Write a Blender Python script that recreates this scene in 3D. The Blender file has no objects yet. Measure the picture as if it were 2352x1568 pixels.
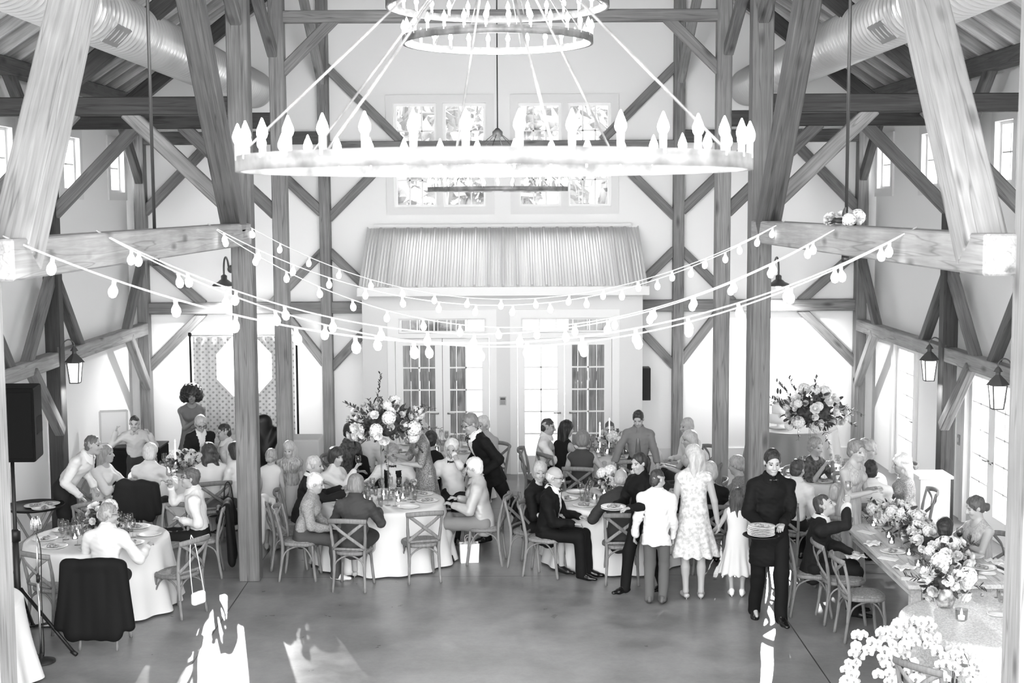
import bpy, math, random
import numpy as np
from mathutils import Vector, Matrix
PI = math.pi
random.seed(7)
SC = bpy.context.scene
COL = SC.collection

# ------------------------------------------------------------------ camera
FPX, YAW, PIT, ROLL = 3161.3, 0.00583, 0.09806, -0.00514
CAMP = np.array([0.0226, 0.0, 4.4])
_cy, _sy, _cp, _sp = math.cos(YAW), math.sin(YAW), math.cos(PIT), math.sin(PIT)
VF = np.array([_sy*_cp, _cy*_cp, -_sp]); VR = np.array([_cy, -_sy, 0.0]); VU = np.cross(VR, VF)
_c, _s = math.cos(ROLL), math.sin(ROLL)
VR, VU = _c*VR + _s*VU, -_s*VR + _c*VU
cam = bpy.data.cameras.new('camera')
cam.sensor_width = 36.0
cam.lens = FPX/2352*36.0
cam.clip_end = 300
cam.dof.use_dof = True
cam.dof.focus_distance = 15.6
cam.dof.aperture_fstop = 4.0
camo = bpy.data.objects.new('camera', cam)
COL.objects.link(camo)
camo.matrix_world = Matrix(((VR[0], VU[0], -VF[0], CAMP[0]), (VR[1], VU[1], -VF[1], CAMP[1]),
                            (VR[2], VU[2], -VF[2], CAMP[2]), (0, 0, 0, 1)))
SC.camera = camo
# ------------------------------------------------------------------ world, exposure
SC.view_settings.view_transform = 'Standard'
SC.view_settings.look = 'None'
SC.view_settings.gamma = 1.0
SC.view_settings.use_curve_mapping = False
SC.view_settings.exposure = 0.42
wd = bpy.data.worlds.new('world'); SC.world = wd
wd.use_nodes = True
_bg = wd.node_tree.nodes['Background']
_bg.inputs[0].default_value = (1, 1, 1, 1)
_bg.inputs[1].default_value = 7.2
SC.cycles.diffuse_bounces = 5
SC.cycles.adaptive_threshold = .025
SC.cycles.glossy_bounces = 3
SC.cycles.transparent_max_bounces = 16
SC.cycles.max_bounces = 9
SC.cycles.caustics_reflective = False
SC.cycles.caustics_refractive = False
SC.cycles.sample_clamp_indirect = 4.0
SC.cycles.use_light_tree = True

# barn geometry: half nave, half width to the aisle posts, bents along Y
W, A, XW = 3.0, 6.12, 6.4
Y0, Y1, Y2, Y3, YF = 8.1, 16.03, 18.77, 23.48, 23.62

def light(kind, loc, power, size=0.1, aim=None, spot=60, blend=.3):
    l = bpy.data.lights.new(kind.lower() + '_lamp', kind)
    l.energy = power
    if kind == 'AREA':
        l.shape = 'RECTANGLE'; l.size, l.size_y = size
    else:
        l.shadow_soft_size = size
    if kind == 'SPOT':
        l.spot_size = math.radians(spot); l.spot_blend = blend
    o = bpy.data.objects.new(l.name, l); COL.objects.link(o); o.location = loc
    if aim is not None:
        o.rotation_euler = (Vector(aim) - Vector(loc)).to_track_quat('-Z', 'Y').to_euler()
    return o
#LIGHTS
# ------------------------------------------------------------------ where a pixel's ray meets a plane
def _ray(px, py): return VF + VR*(px-1176)/FPX - VU*(py-784)/FPX
def at(px, py, z=0.0):
    d = _ray(px, py); return CAMP + d*(z-CAMP[2])/d[2]
def aty(px, py, y):
    d = _ray(px, py); return CAMP + d*y/d[1]
def atx(px, py, x):
    d = _ray(px, py); return CAMP + d*(x-CAMP[0])/d[0]

# ------------------------------------------------------------------ materials
MATS = {}
def lin(v):
    v = v/255.0
    return v/12.92 if v <= .04045 else ((v+.055)/1.055)**2.4
def mat(name, v, rough=.6, metal=0.0, spec=.3, emit=0.0, var=0.0, vscale=6.0, bump=0.0, bscale=60.0, coat=0.0, vstretch=None, v2=None, sheen=0.0):
    """grey material: v is the sRGB grey of the thing's own colour; var/v2 mottle it"""
    if name in MATS: return MATS[name]
    m = bpy.data.materials.new(name); m.use_nodes = True
    nt = m.node_tree; N = nt.nodes; L = nt.links
    b = N['Principled BSDF']
    g = lin(v)
    b.inputs['Base Color'].default_value = (g, g, g, 1)
    b.inputs['Roughness'].default_value = rough
    b.inputs['Metallic'].default_value = metal
    b.inputs['Specular IOR Level'].default_value = spec
    if coat: b.inputs['Coat Weight'].default_value = coat
    if sheen: b.inputs['Sheen Weight'].default_value = sheen
    if emit:
        b.inputs['Emission Color'].default_value = (1, 1, 1, 1)
        b.inputs['Emission Strength'].default_value = emit
    if var or bump or v2 is not None:
        tc = N.new('ShaderNodeTexCoord')
        src = tc.outputs['Object']
        if vstretch:
            mp = N.new('ShaderNodeMapping'); mp.inputs['Scale'].default_value = vstretch
            L.new(src, mp.inputs[0]); src = mp.outputs[0]
    if var or v2 is not None:
        nz = N.new('ShaderNodeTexNoise'); nz.inputs['Scale'].default_value = vscale; nz.inputs['Detail'].default_value = 5
        L.new(src, nz.inputs['Vector'])
        cr = N.new('ShaderNodeValToRGB')
        lo = lin(max(0, v-var*255)); hi = lin(min(255, v+var*255)) if v2 is None else lin(v2)
        if v2 is not None: lo = g
        cr.color_ramp.elements[0].position = .35; cr.color_ramp.elements[1].position = .65
        cr.color_ramp.elements[0].color = (lo, lo, lo, 1); cr.color_ramp.elements[1].color = (hi, hi, hi, 1)
        L.new(nz.outputs['Fac'], cr.inputs[0]); L.new(cr.outputs[0], b.inputs['Base Color'])
    if bump:
        n2 = N.new('ShaderNodeTexNoise'); n2.inputs['Scale'].default_value = bscale; n2.inputs['Detail'].default_value = 4
        L.new(src, n2.inputs['Vector'])
        bp = N.new('ShaderNodeBump'); bp.inputs['Strength'].default_value = bump; bp.inputs['Distance'].default_value = .01
        L.new(n2.outputs['Fac'], bp.inputs['Height']); L.new(bp.outputs[0], b.inputs['Normal'])
    MATS[name] = m
    return m

def wood_mat(name, v, contrast=.14, knots=True, rough=.6, axis=0, scale=1.0):
    """sawn timber: grain running along the object's own X axis, dark knots and checks"""
    if name in MATS: return MATS[name]
    m = bpy.data.materials.new(name); m.use_nodes = True
    nt = m.node_tree; N = nt.nodes; L = nt.links; b = N['Principled BSDF']
    b.inputs['Roughness'].default_value = rough; b.inputs['Specular IOR Level'].default_value = .25
    tc = N.new('ShaderNodeTexCoord')
    oi = N.new('ShaderNodeObjectInfo')
    sh = N.new('ShaderNodeVectorMath'); sh.operation = 'SCALE'; sh.inputs[0].default_value = (13, 7, 5)
    L.new(oi.outputs['Random'], sh.inputs['Scale'])
    ad = N.new('ShaderNodeVectorMath'); L.new(tc.outputs['Object'], ad.inputs[0]); L.new(sh.outputs[0], ad.inputs[1])
    mp = N.new('ShaderNodeMapping')
    sc = [22*scale]*3; sc[axis] = 1.1*scale
    mp.inputs['Scale'].default_value = sc
    L.new(ad.outputs[0], mp.inputs[0])
    nz = N.new('ShaderNodeTexNoise'); nz.inputs['Scale'].default_value = 1.6; nz.inputs['Detail'].default_value = 6; nz.inputs['Distortion'].default_value = .6
    L.new(mp.outputs[0], nz.inputs['Vector'])
    cr = N.new('ShaderNodeValToRGB')
    e = cr.color_ramp.elements
    lo, hi = lin(v*(1-contrast)), lin(min(250, v*(1+contrast)))
    e[0].position = .3; e[1].position = .72
    e[0].color = (lo, lo, lo, 1); e[1].color = (hi, hi, hi, 1)
    L.new(nz.outputs['Fac'], cr.inputs[0])
    out = cr.outputs[0]
    big = N.new('ShaderNodeTexNoise'); big.inputs['Scale'].default_value = 1.3; big.inputs['Detail'].default_value = 3
    L.new(ad.outputs[0], big.inputs['Vector'])
    mr = N.new('ShaderNodeMapRange'); mr.inputs['From Min'].default_value = .3; mr.inputs['From Max'].default_value = .7
    mr.inputs['To Min'].default_value = .78; mr.inputs['To Max'].default_value = 1.18
    L.new(big.outputs['Fac'], mr.inputs[0])
    mx = N.new('ShaderNodeVectorMath'); mx.operation = 'SCALE'
    L.new(out, mx.inputs[0]); L.new(mr.outputs[0], mx.inputs['Scale']); out = mx.outputs[0]
    if knots:
        mk = N.new('ShaderNodeMapping'); s3 = [4.2*scale]*3; s3[axis] = 1.5*scale
        mk.inputs['Scale'].default_value = s3
        L.new(ad.outputs[0], mk.inputs[0])
        vo = N.new('ShaderNodeTexVoronoi'); vo.inputs['Scale'].default_value = 1.0
        L.new(mk.outputs[0], vo.inputs['Vector'])
        kr = N.new('ShaderNodeMapRange'); kr.inputs['From Min'].default_value = .05; kr.inputs['From Max'].default_value = .2
        kr.inputs['To Min'].default_value = .42; kr.inputs['To Max'].default_value = 1.0
        L.new(vo.outputs['Distance'], kr.inputs[0])
        m2 = N.new('ShaderNodeVectorMath'); m2.operation = 'SCALE'
        L.new(out, m2.inputs[0]); L.new(kr.outputs[0], m2.inputs['Scale']); out = m2.outputs[0]
        # long drying checks
        mc = N.new('ShaderNodeMapping'); s4 = [9*scale]*3; s4[axis] = .35*scale
        mc.inputs['Scale'].default_value = s4
        L.new(ad.outputs[0], mc.inputs[0])
        cn = N.new('ShaderNodeTexNoise'); cn.inputs['Scale'].default_value = 1.0; cn.inputs['Detail'].default_value = 2
        L.new(mc.outputs[0], cn.inputs['Vector'])
        ck = N.new('ShaderNodeValToRGB'); ce = ck.color_ramp.elements
        ce[0].position = .485; ce[0].color = (1, 1, 1, 1); ce[1].position = .5; ce[1].color = (.6, .6, .6, 1)
        e3 = ck.color_ramp.elements.new(.515); e3.color = (1, 1, 1, 1)
        L.new(cn.outputs['Fac'], ck.inputs[0])
        m3 = N.new('ShaderNodeVectorMath'); m3.operation = 'MULTIPLY'
        L.new(out, m3.inputs[0]); L.new(ck.outputs[0], m3.inputs[1]); out = m3.outputs[0]
    L.new(out, b.inputs['Base Color'])
    bp = N.new('ShaderNodeBump'); bp.inputs['Strength'].default_value = .25; bp.inputs['Distance'].default_value = .01
    L.new(nz.outputs['Fac'], bp.inputs['Height']); L.new(bp.outputs[0], b.inputs['Normal'])
    MATS[name] = m
    return m

def glass_mat(name='clear_glass', tint=.93, refl=1.0):
    if name in MATS: return MATS[name]
    m = bpy.data.materials.new(name); m.use_nodes = True
    nt = m.node_tree; N = nt.nodes; L = nt.links
    N.remove(N['Principled BSDF'])
    t = N.new('ShaderNodeBsdfTransparent'); t.inputs[0].default_value = (tint, tint, tint, 1)
    g = N.new('ShaderNodeBsdfGlossy'); g.inputs['Roughness'].default_value = .04
    lw = N.new('ShaderNodeLayerWeight'); lw.inputs['Blend'].default_value = .5
    pw = N.new('ShaderNodeMath'); pw.operation = 'POWER'; pw.inputs[1].default_value = 3.5
    L.new(lw.outputs['Facing'], pw.inputs[0])
    f = N.new('ShaderNodeMath'); f.operation = 'MULTIPLY_ADD'; f.inputs[1].default_value = .55*refl; f.inputs[2].default_value = .035*refl
    L.new(pw.outputs[0], f.inputs[0])
    mx = N.new('ShaderNodeMixShader')
    L.new(f.outputs[0], mx.inputs[0]); L.new(t.outputs[0], mx.inputs[1]); L.new(g.outputs[0], mx.inputs[2])
    L.new(mx.outputs[0], N['Material Output'].inputs[0])
    MATS[name] = m
    return m

def emit_mat(name, strength):
    if name in MATS: return MATS[name]
    m = bpy.data.materials.new(name); m.use_nodes = True
    nt = m.node_tree; N = nt.nodes
    N.remove(N['Principled BSDF'])
    e = N.new('ShaderNodeEmission'); e.inputs[1].default_value = strength
    nt.links.new(e.outputs[0], N['Material Output'].inputs[0])
    MATS[name] = m
    return m

# ------------------------------------------------------------------ objects
def tag(o, label=None, cat=None, group=None, kind=None):
    if label: o['label'] = label
    if cat: o['category'] = cat
    if group: o['group'] = group
    if kind: o['kind'] = kind
    return o
def thing(name, label, cat, loc=(0, 0, 0), rotz=0.0, group=None):
    o = bpy.data.objects.new(name, None); COL.objects.link(o)
    o.empty_display_size = .1
    o.location = [float(c) for c in loc]; o.rotation_euler = (0, 0, rotz)
    return tag(o, label, cat, group)
def copy_tree(o, parent=None):
    c = o.copy(); COL.objects.link(c)
    if parent is not None: c.parent = parent
    for ch in list(KIDS.get(o.name, [])):
        d = copy_tree(ch, c)
    return c
KIDS = {}
def link_mesh(name, me, parent=None, loc=None):
    o = bpy.data.objects.new(name, me); COL.objects.link(o)
    if parent is not None:
        o.parent = parent
        KIDS.setdefault(parent.name, []).append(o)
    if loc is not None: o.location = [float(c) for c in loc]
    return o
def dup(root, loc, rotz=None, label=None, group=None, scale=None):
    c = root.copy(); COL.objects.link(c)
    c.location = [float(v) for v in loc]
    if rotz is not None: c.rotation_euler = (0, 0, rotz)
    if scale is not None: c.scale = (scale,)*3 if not hasattr(scale, '__len__') else scale
    if label: c['label'] = label
    if group: c['group'] = group
    for ch in KIDS.get(root.name, []):
        d = ch.copy(); COL.objects.link(d); d.parent = c
        KIDS.setdefault(c.name, []).append(d)
        for g in KIDS.get(ch.name, []):
            e = g.copy(); COL.objects.link(e); e.parent = d
            KIDS.setdefault(d.name, []).append(e)
    return c

class MB:
    """collects shapes for ONE mesh object"""
    def __init__(self): self.v = []; self.f = []; self.m = []; self.cur = 0; self.sm = []; self.smooth = True
    def add(self, vs, fs):
        n = len(self.v); self.v.extend([tuple(float(c) for c in p) for p in vs])
        for f in fs:
            self.f.append([i+n for i in f]); self.m.append(self.cur); self.sm.append(self.smooth)
        return self
    def box(self, lo, hi, M=None):
        x0, y0, z0 = lo; x1, y1, z1 = hi
        vs = [(x0,y0,z0),(x1,y0,z0),(x1,y1,z0),(x0,y1,z0),(x0,y0,z1),(x1,y0,z1),(x1,y1,z1),(x0,y1,z1)]
        if M is not None: vs = [tuple(M @ Vector(p)) for p in vs]
        s = self.smooth; self.smooth = False
        self.add(vs, [(3,2,1,0),(4,5,6,7),(0,1,5,4),(1,2,6,5),(2,3,7,6),(3,0,4,7)])
        self.smooth = s
        return self
    def cbox(self, c, size, M=None):
        return self.box([c[i]-size[i]/2 for i in range(3)], [c[i]+size[i]/2 for i in range(3)], M)
    def bar(self, a, b, w, h, up=(0, 0, 1)):
        """square bar from a to b, w across, h along up"""
        a = np.array(a, float); b = np.array(b, float); d = b-a; d /= np.linalg.norm(d)
        u = np.array(up, float); s = np.cross(d, u)
        if np.linalg.norm(s) < 1e-4: s = np.cross(d, (1, 0, 0))
        s /= np.linalg.norm(s); u = np.cross(s, d)
        vs = []
        for p in (a, b):
            for i, j in ((-1,-1),(1,-1),(1,1),(-1,1)): vs.append(p+s*w/2*i+u*h/2*j)
        sm = self.smooth; self.smooth = False
        self.add(vs, [(0,1,2,3),(7,6,5,4),(0,4,5,1),(1,5,6,2),(2,6,7,3),(3,7,4,0)])
        self.smooth = sm
        return self
    def tube(self, path, r, n=8, closed=False, flat=None, cap=True):
        """round tube; r number or list; flat=(fx, fz, up) flattens the section"""
        P = np.array(path, float); k = len(P)
        R = np.full(k, r, float) if not hasattr(r, '__len__') else np.array(r, float)
        if closed: T = np.roll(P, -1, 0)-np.roll(P, 1, 0)
        else:
            T = np.zeros_like(P); T[1:-1] = P[2:]-P[:-2]; T[0] = P[1]-P[0]; T[-1] = P[-1]-P[-2]
        T /= np.maximum(np.linalg.norm(T, axis=1, keepdims=True), 1e-9)
        up = np.array(flat[2] if flat else ((0, 0, 1) if abs(T[0][2]) < .9 else (0, 1, 0)), float)
        vs = []; prev = None
        for i in range(k):
            if flat or prev is None: s = np.cross(T[i], up)
            else: s = prev - T[i]*np.dot(prev, T[i])
            if np.linalg.norm(s) < 1e-6: s = np.cross(T[i], (1, 0, 0))
            s = s/np.linalg.norm(s); prev = s; u = np.cross(s, T[i])
            fx, fz = (flat[0], flat[1]) if flat else (1, 1)
            for j in range(n):
                a = 2*PI*j/n
                vs.append(P[i]+R[i]*(s*math.cos(a)*fx+u*math.sin(a)*fz))
        fs = []
        for i in range(k if closed else k-1):
            i2 = (i+1) % k
            for j in range(n):
                j2 = (j+1) % n
                fs.append((i*n+j, i*n+j2, i2*n+j2, i2*n+j))
        if cap and not closed:
            fs.append(tuple(range(n-1, -1, -1))); fs.append(tuple((k-1)*n+j for j in range(n)))
        return self.add(vs, fs)
    def lathe(self, prof, n=16, c=(0, 0, 0), cap=True, wob=None):
        """profile [(r,z)] turned about Z"""
        vs = []; fs = []; k = len(prof)
        for i, (r, z) in enumerate(prof):
            for j in range(n):
                a = 2*PI*j/n
                rr = r*(wob(a, i) if wob else 1)
                vs.append((c[0]+rr*math.cos(a), c[1]+rr*math.sin(a), c[2]+z))
        for i in range(k-1):
            for j in range(n):
                j2 = (j+1) % n
                fs.append((i*n+j, i*n+j2, (i+1)*n+j2, (i+1)*n+j))
        if cap:
            if prof[0][0] > 1e-5: fs.append(tuple(range(n-1, -1, -1)))
            if prof[-1][0] > 1e-5: fs.append(tuple((k-1)*n+j for j in range(n)))
        return self.add(vs, fs)
    def ball(self, c, r, n=10, m=6):
        r = (r,)*3 if not hasattr(r, '__len__') else r
        vs = [(c[0], c[1], c[2]-r[2])]; fs = []
        for i in range(1, m):
            t = PI*i/m-PI/2
            for j in range(n):
                a = 2*PI*j/n
                vs.append((c[0]+r[0]*math.cos(t)*math.cos(a), c[1]+r[1]*math.cos(t)*math.sin(a), c[2]+r[2]*math.sin(t)))
        vs.append((c[0], c[1], c[2]+r[2]))
        for j in range(n): fs.append((0, 1+(j+1) % n, 1+j))
        for i in range(m-2):
            for j in range(n):
                j2 = (j+1) % n
                fs.append((1+i*n+j, 1+i*n+j2, 1+(i+1)*n+j2, 1+(i+1)*n+j))
        b = 1+(m-2)*n
        for j in range(n): fs.append((b+j, b+(j+1) % n, len(vs)-1))
        return self.add(vs, fs)
    def prism(self, poly, d, M=None):
        """closed polygon (list of 3D pts) extruded by vector d"""
        n = len(poly); d = np.array(d, float)
        vs = [np.array(p, float) for p in poly]+[np.array(p, float)+d for p in poly]
        s = self.smooth; self.smooth = False
        self.add(vs, [tuple(range(n-1, -1, -1)), tuple(range(n, 2*n))]+[(i, (i+1) % n, n+(i+1) % n, n+i) for i in range(n)])
        self.smooth = s
        return self
    def mesh(self, name, mats):
        me = bpy.data.meshes.new(name)
        me.from_pydata(self.v, [], self.f)
        for m in (mats if isinstance(mats, (list, tuple)) else [mats]): me.materials.append(m)
        me.polygons.foreach_set('material_index', self.m)
        me.polygons.foreach_set('use_smooth', self.sm)
        me.update()
        return me
    def build(self, name, mats, parent=None, loc=None, bevel=0.0, seg=2, fixn=False):
        o = link_mesh(name, self.mesh(name, mats), parent, loc)
        if fixn:
            import bmesh
            bm = bmesh.new(); bm.from_mesh(o.data); bmesh.ops.recalc_face_normals(bm, faces=bm.faces); bm.to_mesh(o.data); bm.free()
        if bevel:
            b = o.modifiers.new('bevel', 'BEVEL'); b.width = bevel; b.segments = seg; b.limit_method = 'ANGLE'
        return o

def bez(pts, n=8):
    """smooth Catmull-Rom path through pts"""
    P = [np.array(p, float) for p in pts]; P = [2*P[0]-P[1]]+P+[2*P[-1]-P[-2]]
    out = []
    for i in range(1, len(P)-2):
        for k in range(n):
            t = k/n
            out.append(.5*((2*P[i])+(P[i+1]-P[i-1])*t+(2*P[i-1]-5*P[i]+4*P[i+1]-P[i+2])*t*t+(3*P[i]-P[i-1]-3*P[i+1]+P[i+2])*t**3))
    out.append(P[-2])
    return out

def holed_wall(mb, u0, u1, w0, w1, holes, put, thick):
    """slab in (u,w) with rectangular holes; put(u,w,t) -> point, t across the thickness"""
    us = sorted({u0, u1, *[h[0] for h in holes], *[h[1] for h in holes]})
    ws = sorted({w0, w1, *[h[2] for h in holes], *[h[3] for h in holes]})
    us = [u for u in us if u0 <= u <= u1]; ws = [w for w in ws if w0 <= w <= w1]
    inside = lambda a, b: any(h[0] < a < h[1] and h[2] < b < h[3] for h in holes)
    mb.smooth = False
    def quad(a): mb.add([put(*p) for p in a], [(0, 1, 2, 3)])
    solid = {}
    for i in range(len(us)-1):
        for j in range(len(ws)-1):
            solid[i, j] = not inside((us[i]+us[i+1])/2, (ws[j]+ws[j+1])/2)
    for (i, j), s in solid.items():
        if not s: continue
        a, b, c, d = us[i], us[i+1], ws[j], ws[j+1]
        quad([(a,c,0),(b,c,0),(b,d,0),(a,d,0)]); quad([(a,c,thick),(a,d,thick),(b,d,thick),(b,c,thick)])
        if not solid.get((i-1, j), False): quad([(a,c,0),(a,d,0),(a,d,thick),(a,c,thick)])
        if not solid.get((i+1, j), False): quad([(b,c,0),(b,c,thick),(b,d,thick),(b,d,0)])
        if not solid.get((i, j-1), False): quad([(a,c,0),(a,c,thick),(b,c,thick),(b,c,0)])
        if not solid.get((i, j+1), False): quad([(a,d,0),(b,d,0),(b,d,thick),(a,d,thick)])
    return mb
# ================================================================== the barn
M_wall = mat('white_plaster', 243, rough=.85, spec=.1, bump=.06, bscale=40)
M_trim = mat('white_trim', 228, rough=.5)
M_post = wood_mat('timber_grey', 104, .13)
M_far = wood_mat('timber_far', 124, .12)
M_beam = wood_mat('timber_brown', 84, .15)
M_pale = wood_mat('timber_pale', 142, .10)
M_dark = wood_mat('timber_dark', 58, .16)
M_peg = mat('peg_wood', 205, rough=.6)
M_steel = mat('dark_steel', 70, rough=.35, metal=.6)
M_black = mat('black_metal', 22, rough=.45)
M_glass = glass_mat()
M_pane = glass_mat('window_glass', .97, .6)

def zroof(x): return 6.42+(6.2-abs(x))*.65

# floor: polished concrete with saw-cut joints under the post lines
def floor_mat():
    m = mat('polished_concrete', 118, rough=.32, spec=.5)
    nt = m.node_tree; N = nt.nodes; L = nt.links; b = N['Principled BSDF']
    tc = N.new('ShaderNodeTexCoord')
    n1 = N.new('ShaderNodeTexNoise'); n1.inputs['Scale'].default_value = 1.5; n1.inputs['Detail'].default_value = 8; n1.inputs['Roughness'].default_value = .74
    L.new(tc.outputs['Object'], n1.inputs['Vector'])
    cr = N.new('ShaderNodeValToRGB'); e = cr.color_ramp.elements
    e[0].position = .3; e[1].position = .72
    e[0].color = (lin(98),)*3+(1,); e[1].color = (lin(146),)*3+(1,)
    L.new(n1.outputs['Fac'], cr.inputs[0])
    sx = N.new('ShaderNodeSeparateXYZ'); L.new(tc.outputs['Object'], sx.inputs[0])
    prev = None
    for out, cs in (('X', (-3.02, 3.02)), ('Y', (8.1, 12.1, 16.1, 19.8))):
        for cc in cs:
            s = N.new('ShaderNodeMath'); s.operation = 'COMPARE'
            s.inputs[1].default_value = cc; s.inputs[2].default_value = .006
            L.new(sx.outputs[out], s.inputs[0])
            if prev is None: prev = s
            else:
                a = N.new('ShaderNodeMath'); a.operation = 'MAXIMUM'
                L.new(prev.outputs[0], a.inputs[0]); L.new(s.outputs[0], a.inputs[1]); prev = a
    mx = N.new('ShaderNodeMix'); mx.data_type = 'RGBA'
    L.new(prev.outputs[0], mx.inputs[0]); L.new(cr.outputs[0], mx.inputs[6]); mx.inputs[7].default_value = (.02, .02, .02, 1)
    L.new(mx.outputs[2], b.inputs['Base Color'])
    n2 = N.new('ShaderNodeTexNoise'); n2.inputs['Scale'].default_value = 3; n2.inputs['Detail'].default_value = 5
    L.new(tc.outputs['Object'], n2.inputs['Vector'])
    mr = N.new('ShaderNodeMapRange'); mr.inputs['To Min'].default_value = .2; mr.inputs['To Max'].default_value = .45
    L.new(n2.outputs['Fac'], mr.inputs[0]); L.new(mr.outputs[0], b.inputs['Roughness'])
    return m
mb = MB(); mb.box((-6.6, -2, -.12), (6.6, 24.2, 0))
tag(mb.build('floor', floor_mat()), 'polished grey concrete floor with saw-cut joints', 'floor', kind='structure')

# far gable wall
FW1, FW2 = (-1.83, -.26, 4.38, 6.14), (.28, 1.86, 4.38, 6.14)
mb = MB()
put = lambda u, w, t: (u, YF+t, w)
holed_wall(mb, -6.6, 6.6, 0, 6.3, [tuple(v+d for v, d in zip(q, (-.02, .02, -.02, .02))) for q in (FW1, FW2)]+[ (-2.05, 2.05, 0, 2.95)], put, .18)
mb.prism([(-6.6, YF, 6.3), (6.6, YF, 6.3), (0, YF, zroof(0)+.3)], (0, .18, 0))
tag(mb.build('wall_far', M_wall), 'white far gable wall with two upper windows', 'wall', kind='structure')

# side walls with clerestory windows and, on the right, glazed doors
def yspan(pl, pr, x):
    a, b = atx(pl, 380, x)[1], atx(pr, 380, x)[1]
    return min(a, b), max(a, b)
LW = [(*yspan(250, 281, -XW), 4.66, 5.45), (*yspan(142, 180, -XW), 4.66, 5.45), (*yspan(-14, 26, -XW), 4.66, 5.45)]
RW = [(*yspan(2019, 2049, XW), 4.66, 5.45), (*yspan(2120, 2158, XW), 4.66, 5.45), (*yspan(2288, 2330, XW), 4.66, 5.45)]
RD = [(21.15, 22.25, 0, 2.2), (16.95, 18.75, 0, 2.2)]
for nm, sx, holes in (('wall_left', -1, LW), ('wall_right', 1, RW+RD)):
    mb = MB()
    put = lambda u, w, t, sx=sx: (sx*(XW+t), u, w)
    holed_wall(mb, 4.5, 23.8, 0, 6.4, [(a-.02, b+.02, c-.02 if c else 0, d+.02) for a, b, c, d in holes], put, .18)
    o = mb.build(nm, M_wall, fixn=True)
    tag(o, 'white %s side wall of the barn with small high windows' % nm[5:], 'wall', kind='structure')

# baseboards
mb = MB(); mb.box((-6.4, YF-.03, 0), (-2.3, YF, .2)); tag(mb.build('baseboard_left', M_trim), 'white baseboard along the far wall, left', 'baseboard', kind='structure')
mb = MB(); mb.box((2.3, YF-.03, 0), (6.4, YF, .2)); tag(mb.build('baseboard_right', M_trim), 'white baseboard along the far wall, right', 'baseboard', kind='structure')

def glazed(name, origin, ux, w, h, cols, rows, frame=.06, mun=.022, depth=.05, label=None, cat='window', fmat=None, bottom=None, parent=None, handle=None):
    """a framed glazed panel: origin at lower corner, ux the unit vector across, z up, depth along ux x z"""
    fm = fmat or M_trim
    ux = np.array(ux, float); n = np.cross(ux, (0, 0, 1.0)); O = np.array(origin, float)
    P = lambda u, t, z: tuple(O+ux*u+n*t+np.array((0, 0, z)))
    def bx(mb, u0, u1, z0, z1, t0, t1):
        c = [P(u, t, z) for z in (z0, z1) for (u, t) in ((u0, t0), (u1, t0), (u1, t1), (u0, t1))]
        mb.smooth = False
        mb.add(c, [(3,2,1,0),(4,5,6,7),(0,1,5,4),(1,2,6,5),(2,3,7,6),(3,0,4,7)])
    mb = MB(); b = bottom or frame
    bx(mb, 0, frame, 0, h, -depth/2, depth/2); bx(mb, w-frame, w, 0, h, -depth/2, depth/2)
    bx(mb, frame, w-frame, 0, b, -depth/2, depth/2); bx(mb, frame, w-frame, h-frame, h, -depth/2, depth/2)
    root = mb.build(name, fm, parent, fixn=True)
    if label: tag(root, label, cat, kind='structure')
    mb = MB()
    gw, gh = w-2*frame, h-b-frame
    for i in range(1, cols): bx(mb, frame+gw*i/cols-mun/2, frame+gw*i/cols+mun/2, b, h-frame, -.015, .015)
    for j in range(1, rows): bx(mb, frame, w-frame, b+gh*j/rows-mun/2, b+gh*j/rows+mun/2, -.015, .015)
    if cols*rows > 1: mb.build('muntin_grid', fm, root, fixn=True)
    mb = MB(); bx(mb, frame, w-frame, b, h-frame, -.003, .003); mb.build('pane', M_pane, root, fixn=True)
    if handle is not None:
        mb = MB(); s = -1 if handle[2] else 1
        p0 = np.array(P(handle[0], s*depth/2, handle[1])); q = np.array(P(handle[0], s*(depth/2+.05), handle[1]))
        mb.tube([p0, q], .012); mb.tube([q, q+ux*handle[3]*.11], .01)
        mb.build('door_handle', mat('satin_nickel', 150, .3, .9), root)
    return root

# upper far windows: each a cased pair of sashes
for k, (a, b, c, d) in enumerate((FW1, FW2)):
    mb = MB(); mb.smooth = False
    put = lambda u, w, t: (u, YF-.05+t, w)
    holed_wall(mb, a-.13, b+.13, c-.12, d+.14, [(a, (a+b)/2-.05, c, d), ((a+b)/2+.05, b, c, d)], put, .2)
    wr = mb.build('window_%d' % (k+1), M_trim)
    tag(wr, 'tall white two-sash window high on the far wall, %s' % ('left of the pair' if k == 0 else 'right of the pair'), 'window', kind='structure')
    for u0, u1 in ((a, (a+b)/2-.05), ((a+b)/2+.05, b)):
        glazed('sash', (u0, YF+.06, c), (1, 0, 0), u1-u0, d-c, 3, 4, parent=wr, frame=.05)
wn = 3
for sx, holes in ((-1, LW), (1, RW)):
    for i, (a, b, c, d) in enumerate(holes):
        mb = MB(); mb.smooth = False
        put = lambda u, w, t, sx=sx: (sx*(XW-.03+t), u, w)
        holed_wall(mb, a-.13, b+.13, c-.13, d+.13, [(a, b, c, d)], put, .2)
        wr = mb.build('window_%d' % wn, M_trim, fixn=True)
        side = 'left' if sx < 0 else 'right'
        tag(wr, 'small clerestory window high on the %s wall, %s' % (side, ('farthest from the camera', 'middle one', 'nearest the camera')[i]), 'window', kind='structure')
        glazed('sash', (sx*(XW+.08), a if sx < 0 else b, c), (0, 1 if sx < 0 else -1, 0), b-a, d-c, 2, 2, parent=wr, frame=.04)
        wn += 1
dn = 5
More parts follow.
